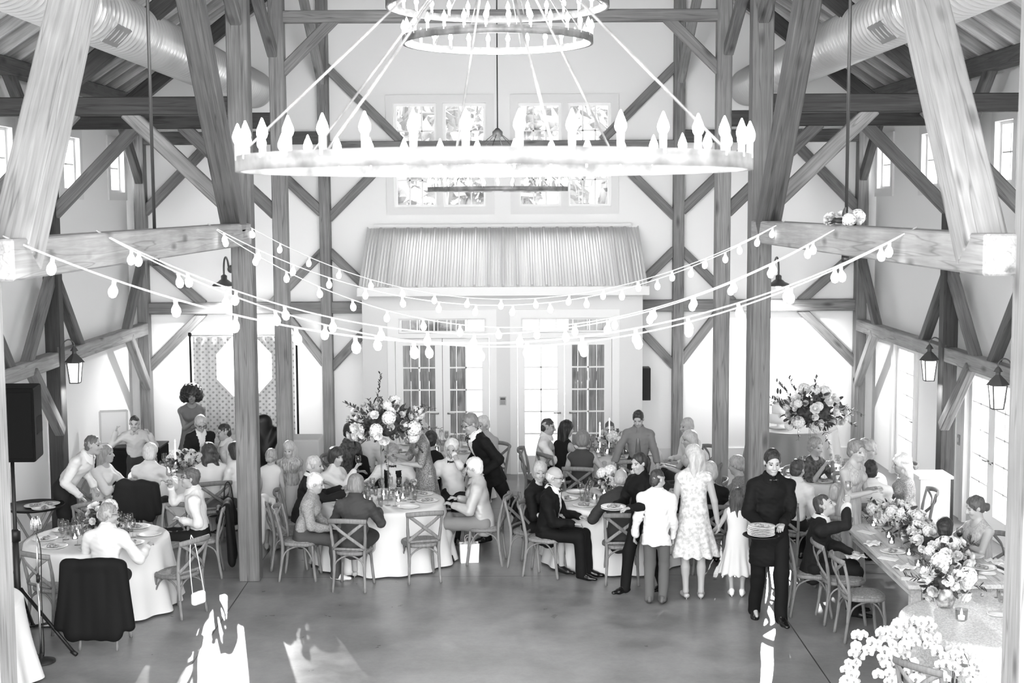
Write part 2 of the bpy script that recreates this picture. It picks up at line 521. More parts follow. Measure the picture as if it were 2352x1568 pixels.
for i, (a, b, c, d) in enumerate(RD):
    mb = MB(); mb.smooth = False
    put = lambda u, w, t: (XW-.035+t, u, w)
    holed_wall(mb, a-.14, b+.14, 0, d+.16, [(a, b, 0, d)], put, .2)
    fr = mb.build('trim_%d' % (i+1), M_trim, fixn=True)
    tag(fr, 'white casing around the glazed doors on the right wall, %s' % ('far' if i == 0 else 'near'), 'trim', kind='structure')
    nleaf = 1 if i == 0 else 2
    for k in range(nleaf):
        y1 = b-(b-a)*k/nleaf
        o = glazed('door_%d' % dn, (XW+.05, y1, .01), (0, -1, 0), (b-a)/nleaf, d-.02, 2, 5, frame=.12, bottom=.3, depth=.05, handle=((b-a)/nleaf-.07 if k == 0 else .07, 1.0, False, -1 if k == 0 else 1),
                   label='white glazed door in the right wall, %s' % (['beyond the far lantern'] if i == 0 else ['far leaf behind the seated bridesmaid', 'near leaf by the near lantern'])[k], cat='door')
        dn += 1

# vestibule with two pairs of French doors, transoms and a ribbed metal roof
VX, VY, VZ = 2.29, 22.4, 3.06
D1, D2 = (-1.76, -.22), (.24, 1.79)
mb = MB(); mb.smooth = False
put = lambda u, w, t: (u, VY+t, w)
holed_wall(mb, -VX, VX, 0, VZ, [(*D1, 0, 2.26), (*D2, 0, 2.26), (-1.7, -.27, 2.34, 2.58), (.3, 1.73, 2.34, 2.58)], put, .14)
for sx in (-1, 1):
    mb.prism([(sx*VX, VY+.14, 0), (sx*VX, YF, 0), (sx*VX, YF, 3.98), (sx*VX, VY+.14, VZ)], (-sx*.1, 0, 0))
tag(mb.build('wall_vestibule', mat('bay_paint', 214, rough=.7, spec=.15), fixn=True), 'white projecting entrance bay with French doors on the far wall', 'wall', kind='structure')
M_roofmetal = mat('ribbed_metal', 226, rough=.45, metal=.35, spec=.4)
mb = MB(); mb.smooth = False
n = 20; x0, x1 = -2.3, 2.33
a3, b3 = np.array((0, 22.06, 3.12)), np.array((0, 23.6, 4.03))
nn = np.array((0, -.51, .86))
prof = []
for i in range(n+1):
    xc = x0+(x1-x0)*i/n; r = .012
    for dx, hh in ((-.028, 0), (-.013, .03), (.013, .03), (.028, 0)): prof.append((min(max(xc+dx, x0), x1), hh))
    if i < n:
        p = (x1-x0)/n
        for q in (.28, .5, .72):
            for dx, hh in ((-.012, 0), (0, .008), (.012, 0)): prof.append((xc+p*q+dx, hh))
vs = []
for off in (0, -.02):
    for e in (a3, b3):
        for x, hh in prof: vs.append(np.array((x, 0, 0))+e+nn*(hh+off))
k = len(prof); fs = []
for i in range(k-1):
    fs += [(i, i+1, k+i+1, k+i), (2*k+i, 3*k+i, 3*k+i+1, 2*k+i+1), (i, 2*k+i, 2*k+i+1, i+1), (k+i, k+i+1, 3*k+i+1, 3*k+i)]
fs += [(0, k, 3*k, 2*k), (k-1, 3*k-1, 4*k-1, 2*k-1)]
mb.add(vs, fs)
o = mb.build('vestibule_roof', M_roofmetal)
tag(o, 'pale ribbed metal shed roof over the white entrance bay', 'roof', kind='structure')
mb = MB(); mb.box((-2.33, 22.04, 2.97), (2.36, 22.1, 3.11)); mb.box((-2.33, 22.1, 2.97), (2.36, 22.4, 3.0))
tag(mb.build('trim_3', M_trim), 'white fascia board under the metal roof', 'trim', kind='structure')
mb = MB(); mb.box((-2.18, 23.5, 4.05), (2.2, 23.6, 4.1)); tag(mb.build('trim_4', M_trim), 'white strip standing in for the uplight glow above the metal roof', 'trim', kind='structure')  # plain white ledge added in place of the bright uplit gap
DL = ['white French door with wooden boards behind its glass, leftmost leaf', 'white French door of the left pair, leaf showing daylight',
      'white French door of the right pair, leaf showing white steps outside', 'white French door beside the black wall speaker, rightmost leaf']
k = 0
for (a, b) in (D1, D2):
    m_ = (a+b)/2
    for i, (u0, u1) in enumerate(((a, m_), (m_, b))):
        o = glazed('door_%d' % (k+1), (u0+.006, VY+.07, .012), (1, 0, 0), u1-u0-.012, 2.235, 2, 5, frame=.115, bottom=.28, depth=.045, label=DL[k], cat='door',
                   handle=((u1-u0-.08) if i == 0 else .08, 1.0, False, -1 if i == 0 else 1))
        k += 1
for i, (a, b) in enumerate(((-1.7, -.27), (.3, 1.73))):
    o = glazed('window_%d' % (wn+i), (a, VY+.07, 2.34), (1, 0, 0), b-a, .24, 5, 1, frame=.03, label='narrow transom window above the %s pair of French doors' % ('left', 'right')[i], cat='window')
    mb = MB(); mb.smooth = False
    put = lambda u, w, t: (u, VY-.03+t, w)
    A_, B_ = (D1, D2)[i]
    holed_wall(mb, A_-.12, B_+.12, 0, 2.72, [(A_, B_, 0, 2.26), (a, b, 2.34, 2.58)], put, .03)
    tag(mb.build('trim_%d' % (5+i), M_trim), 'white casing around the %s pair of French doors' % ('left', 'right')[i], 'trim', kind='structure')

# sliding barn doors standing half open outside, and what shows through the glass
M_board = wood_mat('barn_boards', 128, .2, axis=2)
for i, (a, b) in enumerate(((-2.6, -.66), (1.16, 3.0))):
    mb = MB(); mb.smooth = False
    q = int((b-a)/.16)
    for j in range(q): mb.box((a+(b-a)*j/q+.003, 24.2, -.15), (a+(b-a)*(j+1)/q-.003, 24.24, 2.85))
    for z in (.2, 1.4, 2.7): mb.box((a, 24.24, z-.08), (b, 24.28, z+.08))
    o = mb.build('barn_door', M_board)
    tag(o, 'sliding door of vertical wooden boards outside the %s French doors' % ('left', 'right')[i], 'barn door')
mb = MB(); mb.box((-40, 24.3, -.3), (40, 90, -.15))
tag(mb.build('ground', mat('pale_gravel', 190, .9, var=.05, vscale=2)), 'pale ground outside beyond the doors', 'ground', kind='structure')
mb = MB(); mb.smooth = False
for j in range(5): mb.box((.3, 27+.3*j, -.15), (1.5, 27.3+.3*j, .05+.17*j))
for x in (.3, 1.5):
    mb.bar((x, 27.1, .9), (x, 28.5, 1.75), .05, .07)
    for j in range(5): mb.bar((x, 27.15+.3*j, .05+.17*j), (x, 27.15+.3*j, .95+.17*j), .035, .035, (0, 1, 0))
tag(mb.build('outdoor_steps', M_trim), 'white wooden steps with railings seen outside through the right French doors', 'steps')

# trees outside
def tree(x, y, h, r, label, dark):
    t = thing('tree', label, 'tree', (x, y, -.2), 0, 'trees outside the far windows')
    mb = MB()
    p = [np.array((random.uniform(-.15, .15)*k, random.uniform(-.1, .1)*k, h*k/5)) for k in range(6)]
    mb.tube(bez(p, 4), [r*(1-.6*i/20) for i in range(21)], 8)
    for k in range(9):
        z = random.uniform(.35, .95)*h; a = random.uniform(0, 2*PI); q = np.array((0, 0, z))
        mb.tube(bez([q, q+np.array((math.cos(a), math.sin(a), .5))*h*.1, q+np.array((math.cos(a), math.sin(a), .8))*h*.2], 3), [r*.35, r*.3, r*.26, r*.2, r*.15, r*.1, r*.06], 5)
    mb.build('trunk', mat('tree_bark_%s' % ('dark' if dark else 'pale'), 120 if dark else 205, .9, var=.1, vscale=3), t)
    vs = []; fs = []; rg = np.random.default_rng(int(abs(x)*100+y))
    for k in range(2600):
        u = rg.normal(size=3); u /= np.linalg.norm(u)
        c = u*np.array((h*.25, h*.25, h*.34))*rg.uniform(.5, 1)**.5+np.array((0, 0, h*.64))
        d = rg.normal(size=3)*.13; e = rg.normal(size=3)*.09
        i = len(vs); vs += [c-d, c-e, c+d, c+e]; fs.append((i, i+1, i+2, i+3))
    mb = MB(); mb.add(vs, fs); mb.build('foliage', mat('leaf_grey', 128, .7, var=.12, vscale=2), t)
for i, (x, y, h, r, dk) in enumerate([(-2.7, 30, 8.4, .16, 1), (-.2, 38, 10, .2, 1), (1.75, 30.5, 8.6, .15, 0), (5.2, 37, 10, .2, 1), (2.6, 47, 12, .22, 1), (-4.2, 47, 12, .2, 1)]):
    tree(x, y, h, r, ('leafy tree with a dark trunk outside the far windows', 'pale-barked tree seen through the right far window')[0 if dk else 1], dk)

# roof decks and rafters
M_deck = wood_mat('roof_boards', 40, .2, knots=False)
M_raft = wood_mat('rafter_wood', 190, .12, knots=False)
for nm, sx in (('ceiling_left', -1), ('ceiling_right', 1)):
    mb = MB(); mb.smooth = False
    mb.prism([(sx*7.0, 2.5, zroof(7.0)), (0, 2.5, zroof(0)), (0, 2.5, zroof(0)+.1), (sx*7.0, 2.5, zroof(7.0)+.1)], (0, 21.4, 0))
    tag(mb.build(nm, M_deck, fixn=True), 'dark board %s roof slope of the barn' % nm[8:], 'ceiling', kind='structure')
proto = None
TL = {}
def timber(name, a, b, w, h, m, label, cat, group=None, up=(0, 0, 1), bevel=.012, pegs=()):
    """one straight timber from a to b, w across and h along up; its own X axis runs along the grain"""
    a = np.array(a, float); b = np.array(b, float); L = np.linalg.norm(b-a); d = (b-a)/L
    u = np.array(up, float); s = np.cross(u, d)
    if np.linalg.norm(s) < 1e-3: s = np.cross((0, 1, 0), d)
    s /= np.linalg.norm(s); u = np.cross(d, s)
    mb = MB(); mb.smooth = False; mb.box((-L/2, -w/2, -h/2), (L/2, w/2, h/2))
    o = mb.build(name, m, bevel=bevel, seg=1)
    c = (a+b)/2
    o.matrix_world = Matrix(((d[0], s[0], u[0], c[0]), (d[1], s[1], u[1], c[1]), (d[2], s[2], u[2], c[2]), (0, 0, 0, 1)))
    for (x, side, z) in pegs:
        mb = MB(); mb.tube([(x, side*w/2, z), (x, side*(w/2+.012), z)], .016, 8)
        mb.build('peg', M_peg, o)
    tag(o, label, cat, group, 'thing')
    return o
for sx in (-1, 1):
    side = 'left' if sx < 0 else 'right'
    for i in range(24):
        y = 9.2+.61*i
        if proto is None or i == 0:
            a = np.array((sx*6.6, y, zroof(6.6)-.11)); b = np.array((sx*.1, y, zroof(.1)-.11))
            pr = timber('rafter', a, b, .045, .2, M_raft, 'sloping rafter under the dark boards of the %s roof slope' % side, 'rafter', 'rafters of the %s roof slope' % side, bevel=0)
            proto = pr
        else:
            dup(pr, (pr.location[0], y, pr.location[2]))

# ------------------------------------------------------------------ timber frame
for sx in (-1, 1):
    S = 'left' if sx < 0 else 'right'
    for nm, x, y, w, z1, m, lab in (
            ('P0', W+.23 if sx > 0 else W+.13, Y0, .3, 8.3, M_pale, 'pale timber post at the %s edge of the photo, nearest the camera' % S),
            ('P1', W, Y1, .243, 8.3, M_post, 'thick grey timber post on the %s of the aisle carrying the pale tie beam' % S),
            ('P2', W, Y2, .2, 8.3, M_far, 'tall grey timber post just behind the thick %s post' % S),
            ('P3', W, Y3, .185, 8.3, M_far, 'slim timber post against the far wall %s of the French doors' % S),
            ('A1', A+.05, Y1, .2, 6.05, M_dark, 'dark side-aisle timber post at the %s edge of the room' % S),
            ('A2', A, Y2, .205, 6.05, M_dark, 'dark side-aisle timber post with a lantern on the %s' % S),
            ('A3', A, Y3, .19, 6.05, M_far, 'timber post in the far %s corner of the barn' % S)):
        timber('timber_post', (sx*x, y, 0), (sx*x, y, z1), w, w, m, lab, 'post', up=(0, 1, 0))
    tb = timber('tie_beam', (sx*W, Y0+.1, 4.095), (sx*W, Y1-.02, 4.095), .23, .25, M_pale, 'pale heavy tie beam with string lights across the %s side' % S, 'beam', pegs=[(3.85, -sx, .03)])
    timber('diagonal_strut', (sx*W, Y0+.45, 4.1), (sx*W, 11.94, 8.45), .25, .29, M_pale, 'broad pale diagonal strut standing on the near end of the %s tie beam' % S, 'strut')
    timber('diagonal_strut', (sx*W, Y1-.45, 4.12), (sx*W, 11.94, 8.4), .23, .27, M_beam, 'grey diagonal strut leaning on the far end of the %s tie beam' % S, 'strut')
    mb = MB(); mb.tube([(sx*W, 11.98, 3.9), (sx*W, 11.98, 8.4)], .015, 8); mb.tube([(sx*W, 11.98, 3.9), (sx*W, 11.98, 3.96)], .035, 6)
    tag(mb.build('hanger_rod', M_steel), 'thin dark steel rod hanging to the %s tie beam' % S, 'rod')
    timber('wall_plate', (sx*A, 8, 6.15), (sx*A, YF, 6.15), .2, .21, M_beam, 'long timber plate along the top of the %s side wall' % S, 'beam')
    timber('wall_girt', (sx*A, 8, 2.35), (sx*A, Y3, 2.35), .17, .2, M_pale, 'pale low timber rail along the %s side wall above head height' % S, 'beam')
    timber('far_girt', (sx*(A-.05), Y3+.02, 2.69), (sx*VX, Y3+.02, 2.69), .16, .2, M_far, 'horizontal timber girt on the far wall %s of the entrance bay' % S, 'beam')
    dirn = (('nearest frame', Y1, M_dark), ('second frame', Y2, M_dark), ('far frame', Y3, M_beam))
    for where, y, m in dirn:
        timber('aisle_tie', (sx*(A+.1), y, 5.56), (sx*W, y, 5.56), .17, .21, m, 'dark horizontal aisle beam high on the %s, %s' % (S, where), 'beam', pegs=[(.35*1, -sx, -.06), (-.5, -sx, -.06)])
        timber('knee_brace', (sx*4.3, y, 5.5), (sx*(W+.05), y, 4.3), .12, .17, M_far if y != Y2 else M_post, 'knee brace from the %s aisle beam down to the nave post, %s' % (S, where), 'brace')
        timber('knee_brace', (sx*4.9, y, 5.5), (sx*(A-.05), y, 4.32), .12, .17, M_post, 'knee brace from the %s aisle beam down to the wall post, %s' % (S, where), 'brace')
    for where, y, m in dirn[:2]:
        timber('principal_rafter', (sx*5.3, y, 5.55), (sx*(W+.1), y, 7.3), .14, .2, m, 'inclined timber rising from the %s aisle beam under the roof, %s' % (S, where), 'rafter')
    # braces in the far frame, on the wall
    yb = Y3+.03
    for lab, p, q in (('above the far girt beside the corner post on the %s', (A-.05, 3.6), (5.1, 2.75)), ('below the far girt beside the corner post on the %s', (5.1, 2.63), (A-.05, 1.68)),
                      ('above the far girt on the outer side of the slim %s post', (W+.05, 3.65), (3.95, 2.75)), ('below the far girt on the outer side of the slim %s post', (3.75, 2.63), (W+.05, 1.72)),
                      ('between the slim %s post and the entrance bay, above the girt', (W-.05, 3.65), (VX, 3.0)), ('between the slim %s post and the entrance bay, below the girt', (VX, 2.35), (W-.05, 1.65)),
                      ('from the slim %s post down to the upper cross beam', (W-.05, 6.75), (1.7, 5.5)), ('from the upper cross beam down to the slim %s post', (1.75, 5.38), (W-.05, 4.2))):
        timber('wall_brace', (sx*p[0], yb, p[1]), (sx*q[0], yb, q[1]), .1, .15, M_far, 'diagonal brace '+lab % S, 'brace')
    timber('collar_brace', (sx*(W-.05), Y2, 6.2), (sx*2.2, Y2, 6.93), .1, .15, M_far, 'short brace under the high collar beam on the %s' % S, 'brace')
    # braces running in depth
    for lab, x, p, q, m in (
            ('from the lantern post down to the %s wall rail', A, (Y2-.05, 3.5), (Y2-1.15, 2.4), M_post), ('from the lantern post down to the %s wall rail on its far side', A, (Y2+.05, 3.5), (Y2+1.1, 2.4), M_beam),
            ('below the %s wall rail to the lantern post', A-.05, (Y2-1.1, 2.3), (Y2-.05, 1.35), M_post), ('from the corner post down to the %s wall rail', A, (Y3-.05, 3.5), (Y3-1.15, 2.4), M_post),
            ('below the %s wall rail to the corner post', A-.03, (Y3-1.1, 2.3), (Y3-.05, 1.35), M_pale), ('from the high %s plate down to the corner post', A, (Y3-1.4, 6.1), (Y3-.05, 4.85), M_beam),
            ('from the high %s plate down to the lantern post', A, (Y2-1.4, 6.1), (Y2-.05, 4.85), M_beam), ('above the %s wall rail nearest the camera', A, (Y1+.1, 3.4), (Y1+1.0, 2.4), M_beam),
            ('high on the slim %s far post, rising towards the camera', W+.02, (Y3-.05, 6.5), (21.2, 7.75), M_pale), ('high on the second %s post, rising towards the camera', W+.05, (Y2-.05, 6.45), (17.0, 7.3), M_post),
            ('high on the thick %s post, rising towards the camera', W, (Y1-.05, 6.5), (14.6, 7.3), M_post)):
        timber('depth_brace', (sx*x, p[0], p[1]), (sx*x, q[0], q[1]), .13, .15, m, 'timber brace '+lab % S, 'brace')
timber('collar_beam', (-W, Y2, 6.93), (W, Y2, 6.93), .16, .16, M_far, 'high horizontal collar beam crossing behind the upper chandelier', 'beam')
timber('cross_beam', (-W, Y3, 5.41), (W, Y3, 5.41), .16, .18, M_far, 'horizontal cross beam in front of the far upper windows', 'beam')
# ================================================================== lamps, strings, ducts
M_flame = emit_mat('lamp_glow', 36.0)
M_bulb = emit_mat('string_bulb_glow', 6.0)
M_ring = mat('ring_iron', 120, rough=.5, metal=.3, var=.08, vscale=8)
M_sleeve = mat('candle_sleeve', 235, rough=.5)
M_wire = mat('white_cord', 225, rough=.5)

def me_lathe(name, prof, n, m, wob=None):
    mb = MB(); mb.lathe(prof, n, wob=wob); return mb.mesh(name, m)
ME_CANDLE_BULB = me_lathe('candle_bulb', [(.007, 0), (.014, .005), (.02, .015), (.0225, .026), (.021, .038), (.0165, .051), (.011, .064), (.006, .077), (.001, .089)], 12, M_flame)
ME_SLEEVE = me_lathe('candle_sleeve', [(.014, -.075), (.014, 0), (.008, .004)], 8, M_sleeve)
def chandelier(label, c, rings, ncand, hub, group=None, scale=1.0, rods=8, top=None, power=0):
    t = thing('chandelier', label, 'chandelier', c, 0, group)
    for (r, z, n) in rings:
        mb = MB()
        hw, th = .035*scale, .012
        prof = [(r-th, z-hw), (r+th, z-hw), (r+th, z+hw), (r-th, z+hw), (r-th, z-hw)]
        mb.lathe(prof, 72, cap=False)
        mb.build('iron_ring', M_ring, t)
        for k in range(n):
            a = 2*PI*(k+.5)/n
            p = (r*math.cos(a), r*math.sin(a), z+hw+.055*scale)
            s = link_mesh('candle_sleeve', ME_SLEEVE, t, p); s.scale = (scale,)*3
            b = link_mesh('candle_bulb', ME_CANDLE_BULB, s)
    hz = hub
    zmax = max(z for r, z, n in rings)
    for (r, z, n) in rings:
        for k in range(rods):
            a = 2*PI*(k+.25)/rods
            mb = MB(); mb.tube([(r*math.cos(a), r*math.sin(a), z+.03), (.05*math.cos(a), .05*math.sin(a), hz)], .006*scale, 6)
            mb.build('suspension_rod', M_ring, t)
    mb = MB(); mb.lathe([(.02, hz-.06), (.07, hz-.03), (.07, hz+.03), (.02, hz+.08)], 16); mb.build('hub', M_ring, t)
    mb = MB(); mb.tube([(0, 0, hz), (0, 0, top)], .009, 6); mb.build('hanging_rod', M_steel, t)
    if power:
        l = light('POINT', (0, 0, 0), power, .12); l.parent = t; l.location = (0, 0, rings[0][1]-.25)
    return t
p = aty(1148, 380, 5.4)
chandelier('large single-ring candle chandelier, nearest and widest, hanging in the nave', (-.017, 6.6, 4.597), [(1.2, 0, 36)], 36, 1.12, top=5.75, power=130)
chandelier('two-ring candle chandelier cut by the top edge of the photo', (-.02, 13.0, 5.93), [(.874, 0, 28), (1.024, .33, 32)], 28, 1.15, top=4.5, rods=6, power=190)
chandelier('small distant candle chandelier in front of the far upper windows', (-.05, 19.0, 4.63), [(.95, 0, 30)], 30, .75, top=5.8, scale=.85, rods=6, power=25)

# string lights: cable plus hanging globe bulbs
mb = MB(); mb.lathe([(.002, -.108), (.02, -.1), (.03, -.075), (.028, -.055), (.014, -.03), (.012, -.022)], 10)
ME_BULB = mb.mesh('bulb', M_bulb)
mb = MB(); mb.lathe([(.0135, -.035), (.0135, .004), (.006, .01)], 8)
ME_SOCK = mb.mesh('socket', M_wire)
def string(label, a, b, sag, step=.385, off=.2):
    a = np.array(a, float); b = np.array(b, float); n = 60
    pts = [a+(b-a)*k/n-np.array((0, 0, 4*sag*(k/n)*(1-k/n))) for k in range(n+1)]
    t = thing('string_light', label, 'string lights', a, 0, 'string lights between the tie beams')
    mb = MB(); mb.tube([p-a for p in pts], .0055, 5); mb.build('cable', M_wire, t)
    L = 0; nxt = off; seg = [np.linalg.norm(pts[i+1]-pts[i]) for i in range(n)]
    for i in range(n):
        while nxt <= L+seg[i]:
            q = pts[i]+(pts[i+1]-pts[i])*(nxt-L)/seg[i]
            s = link_mesh('socket', ME_SOCK, t, q-a-np.array((0, 0, .006)))
            s.rotation_euler = (random.uniform(-.15, .15), random.uniform(-.15, .15), 0)
            link_mesh('bulb', ME_BULB, s); nxt += step
        L += seg[i]
ZT = 4.235
def tiepx(px, sx): return atx(px, 530, sx*W)[1]
L0, L1, L2, L3 = (-W, Y1-.1), (-W+.02, tiepx(473, -1)), (-W+.02, tiepx(215, -1)), (-W, 8.35)
R1, R2, R3 = (W-.02, tiepx(1808, 1)), (W-.02, tiepx(1945, 1)), (W-.02, tiepx(2112, 1))
for lab, (xa, ya), (xb, yb), sag in (
        ('far string of globe bulbs from the thick left post to the right beam', L0, R1, .86), ('string of globe bulbs between the far ends of the two tie beams', L1, R1, .86),
        ('string of globe bulbs slanting from the far left to the middle of the right beam', L1, R2, .98), ('string of globe bulbs between the middles of both tie beams', L2, R2, .86),
        ('string of globe bulbs slanting from the left beam middle to the near right beam', L2, R3, .86), ('lowest string of globe bulbs, nearest the camera', L3, R3, .74)):
    string(lab, (xa, ya, ZT), (xb, yb, ZT), sag, off=random.uniform(.15, .35))
# blossoms tucked on the right beam at the string's knot come with the flowers

# spiral ducts
M_duct = mat('galvanised_duct', 222, rough=.3, metal=.55)
for sx in (-1, 1):
    S = 'left' if sx < 0 else 'right'
    r = .3; prof = []; y = 6.0
    mb = MB(); n = 40; vs = []; fs = []; k = 0
    ys = []
    while y < 23.5:
        ys += [(y, r), (y+.12, r), (y+.125, r+.017), (y+.145, r+.017)]; y += .15
    for (yy, rr) in ys:
        for j in range(n):
            a = 2*PI*j/n; vs.append((rr*math.cos(a), yy-6, rr*math.sin(a)))
    for i in range(len(ys)-1):
        for j in range(n):
            j2 = (j+1) % n; fs.append((i*n+j, i*n+j2, (i+1)*n+j2, (i+1)*n+j))
    t = thing('spiral_duct', 'shiny galvanised spiral air duct under the %s roof slope' % S, 'duct', (sx*4.17, 6, 6.38))
    mb.add(vs, fs); mb.build('duct_pipe', M_duct, t)
    mb = MB(); mb.box((-.12, 8.2, -.02), (.12, 8.75, .02), Matrix.Translation((-sx*.29*.7, 0, -.29*.7)) @ Matrix.Rotation(sx*PI/4, 4, 'Y'))
    mb.build('register', mat('duct_register', 170, .4, .6), t)
    for yy in (4, 8.5, 13):
        mb = MB(); mb.tube([(sx*-.0, yy, .3), (0, yy, .9)], .008, 6); mb.build('hanger', M_steel, t)

# gooseneck barn lamps on the far wall
M_shade = mat('lamp_shade_grey', 88, rough=.4, metal=.4)
for px, lab in ((515, 'gooseneck barn lamp on the far wall above the dotted backdrop'), (1788, 'gooseneck barn lamp on the far wall above the cake table')):
    b = aty(px, 655, 22.95)
    t = thing('gooseneck_lamp', lab, 'wall lamp', (b[0], 22.95, b[2]))
    mb = MB(); mb.lathe([(.19, -.01), (.2, 0), (.17, .03), (.11, .055), (.075, .085), (.05, .1), (.05, .16), (.02, .18)], 28); mb.build('shade', M_shade, t)
    mb = MB(); mb.tube(bez([(0, 0, .17), (0, 0, .3), (0, .06, .42), (0, .18, .46), (0, .32, .4), (0, .42, .28), (0, .6, .24), (0, .66, .24)], 6), .016, 8); mb.build('gooseneck_arm', M_shade, t)
    mb = MB(); mb.lathe([(.07, 0), (.07, .03), (.03, .05)], 16); o = mb.build('wall_plate_disc', M_shade, t, (0, .67, .24)); o.rotation_euler = (PI/2, 0, 0)
    mb = MB(); mb.ball((0, 0, -.01), (.045, .045, .06)); mb.build('bulb', M_flame, t)
    l = light('SPOT', (0, 0, 0), 210, .05, spot=150, blend=.6); l.parent = t; l.location = (0, 0, -.09)
    l = light('SPOT', (0, 0, 0), 1500, .03, spot=40, blend=.4); l.parent = t; l.location = (0, -.02, -.1)
    l.rotation_euler = (Vector((-2.75 if px < 1176 else 2.75, 13.6, 0))-Vector((b[0], 22.93, b[2]-.1))).to_track_quat('-Z', 'Y').to_euler()

# carriage lanterns on the aisle posts
def lantern(label, loc, sx, s=1.0):
    t = thing('wall_lantern', label, 'lantern', loc)
    t.scale = (s, s, s)
    mb = MB(); mb.smooth = False
    def ring(r, z): return [(r*math.cos(PI/4+PI/2*k), r*math.sin(PI/4+PI/2*k), z) for k in range(4)]
    q = ring(.115, -.02)+ring(.08, -.3)
    for k in range(4): mb.bar(q[k], q[4+k], .014, .014); mb.bar(q[k], q[(k+1) % 4], .016, .016); mb.bar(q[4+k], q[4+(k+1) % 4], .016, .016)
    mb.build('cage', M_shade, t)
    mb = MB(); mb.smooth = False
    for k in range(4): mb.add([q[k], q[(k+1) % 4], q[4+(k+1) % 4], q[4+k]], [(0, 1, 2, 3)])
    mb.build('glass_panes', mat('frosted_lantern_glass', 240, .3, emit=3.0), t)
    mb = MB(); mb.smooth = False
    mb.lathe([(.14, -.02), (.1, .03), (.05, .08), (.03, .1), (.03, .13), (.055, .135), (.035, .17), (.01, .2)], 4); mb.build('cap', M_shade, t)
    mb = MB(); mb.tube(bez([(0, 0, .19), (0, 0, .24), (sx*.06, 0, .29), (sx*.13, 0, .26), (sx*.16, 0, .18), (sx*.2, 0, .12)], 5), .009, 6); mb.build('bracket', M_shade, t)
    mb = MB(); mb.cbox((sx*.205, 0, .08), (.02, .1, .22)); mb.build('back_plate', M_shade, t)
    mb = MB(); mb.ball((0, 0, -.14), (.03, .03, .06)); mb.build('bulb', M_flame, t)
    l = light('POINT', (0, 0, 0), 110, .04); l.parent = t; l.location = (0, 0, -.25)
    return t
b = aty(172, 850, 18.7); lantern('lit carriage lantern on the left side-aisle post', (b[0], 18.7, b[2]+.13), -1)
b = aty(2134, 845, 18.7); lantern('lit carriage lantern on the right side-aisle post, the farther one', (b[0], 18.7, b[2]+.13), 1)
b = aty(2291, 905, 16.0); lantern('lit carriage lantern at the right edge of the photo, the nearer one', (b[0], 16.0, b[2]+.13), 1)

# small things on the walls
t = thing('wall_keypad', 'small grey keypad on the white wall between the French doors', 'keypad', aty(1155, 920, VY))
mb = MB(); mb.box((-.055, -.03, -.07), (.055, 0, .07)); mb.build('housing', mat('keypad_grey', 175, .5), t)
mb = MB(); mb.box((-.04, -.033, .015), (.04, -.03, .055)); mb.build('display', mat('keypad_display', 85, .3), t)
mb = MB()
for i in range(3):
    for j in range(3): mb.box((-.036+.026*i, -.035, -.055+.02*j), (-.018+.026*i, -.03, -.042+.02*j))
mb.build('keys', mat('keypad_keys', 120, .5), t)
b = aty(1480, 880, 22.75)
t = thing('wall_speaker', 'tall narrow black speaker on the side of the entrance bay', 'speaker', (2.36, 22.75, b[2]))
mb = MB(); mb.box((-.05, -.14, -.27), (.09, .14, .27)); mb.build('cabinet', M_black, t, bevel=.01)
mb = MB(); mb.box((-.045, -.15, -.255), (.085, -.14, .255)); mb.build('grille', mat('speaker_grille', 38, .8, bump=.3, bscale=300), t)
for px, py, x, y, lab in ((2205, 1010, XW, None, 'white thermostat on the right wall beside the near lantern'), (1915, 985, None, YF, 'grey light switch plate on the far wall right of the tall bouquet'), (92, 1022, -XW, None, 'small wall switch on the left wall beside the black loudspeaker')):
    p = atx(px, py, x) if x else aty(px, py, y)
    t = thing('wall_switch', lab, 'switch', p)
    mb = MB()
    if x: s = -1 if x > 0 else 1; mb.box((min(0, s*.025), -.05, -.07), (max(0, s*.025), .05, .07))
    else: mb.box((-.045, -.02, -.06), (.045, 0, .06))
    mb.build('plate', mat('switch_plate', 165, .5), t)
    mb = MB()
    if x: mb.box((min(s*.025, s*.035), -.015, -.03), (max(s*.025, s*.035), .015, .03))
    else: mb.box((-.012, -.03, -.025), (.012, -.02, .025))
    mb.build('rocker', M_trim, t)
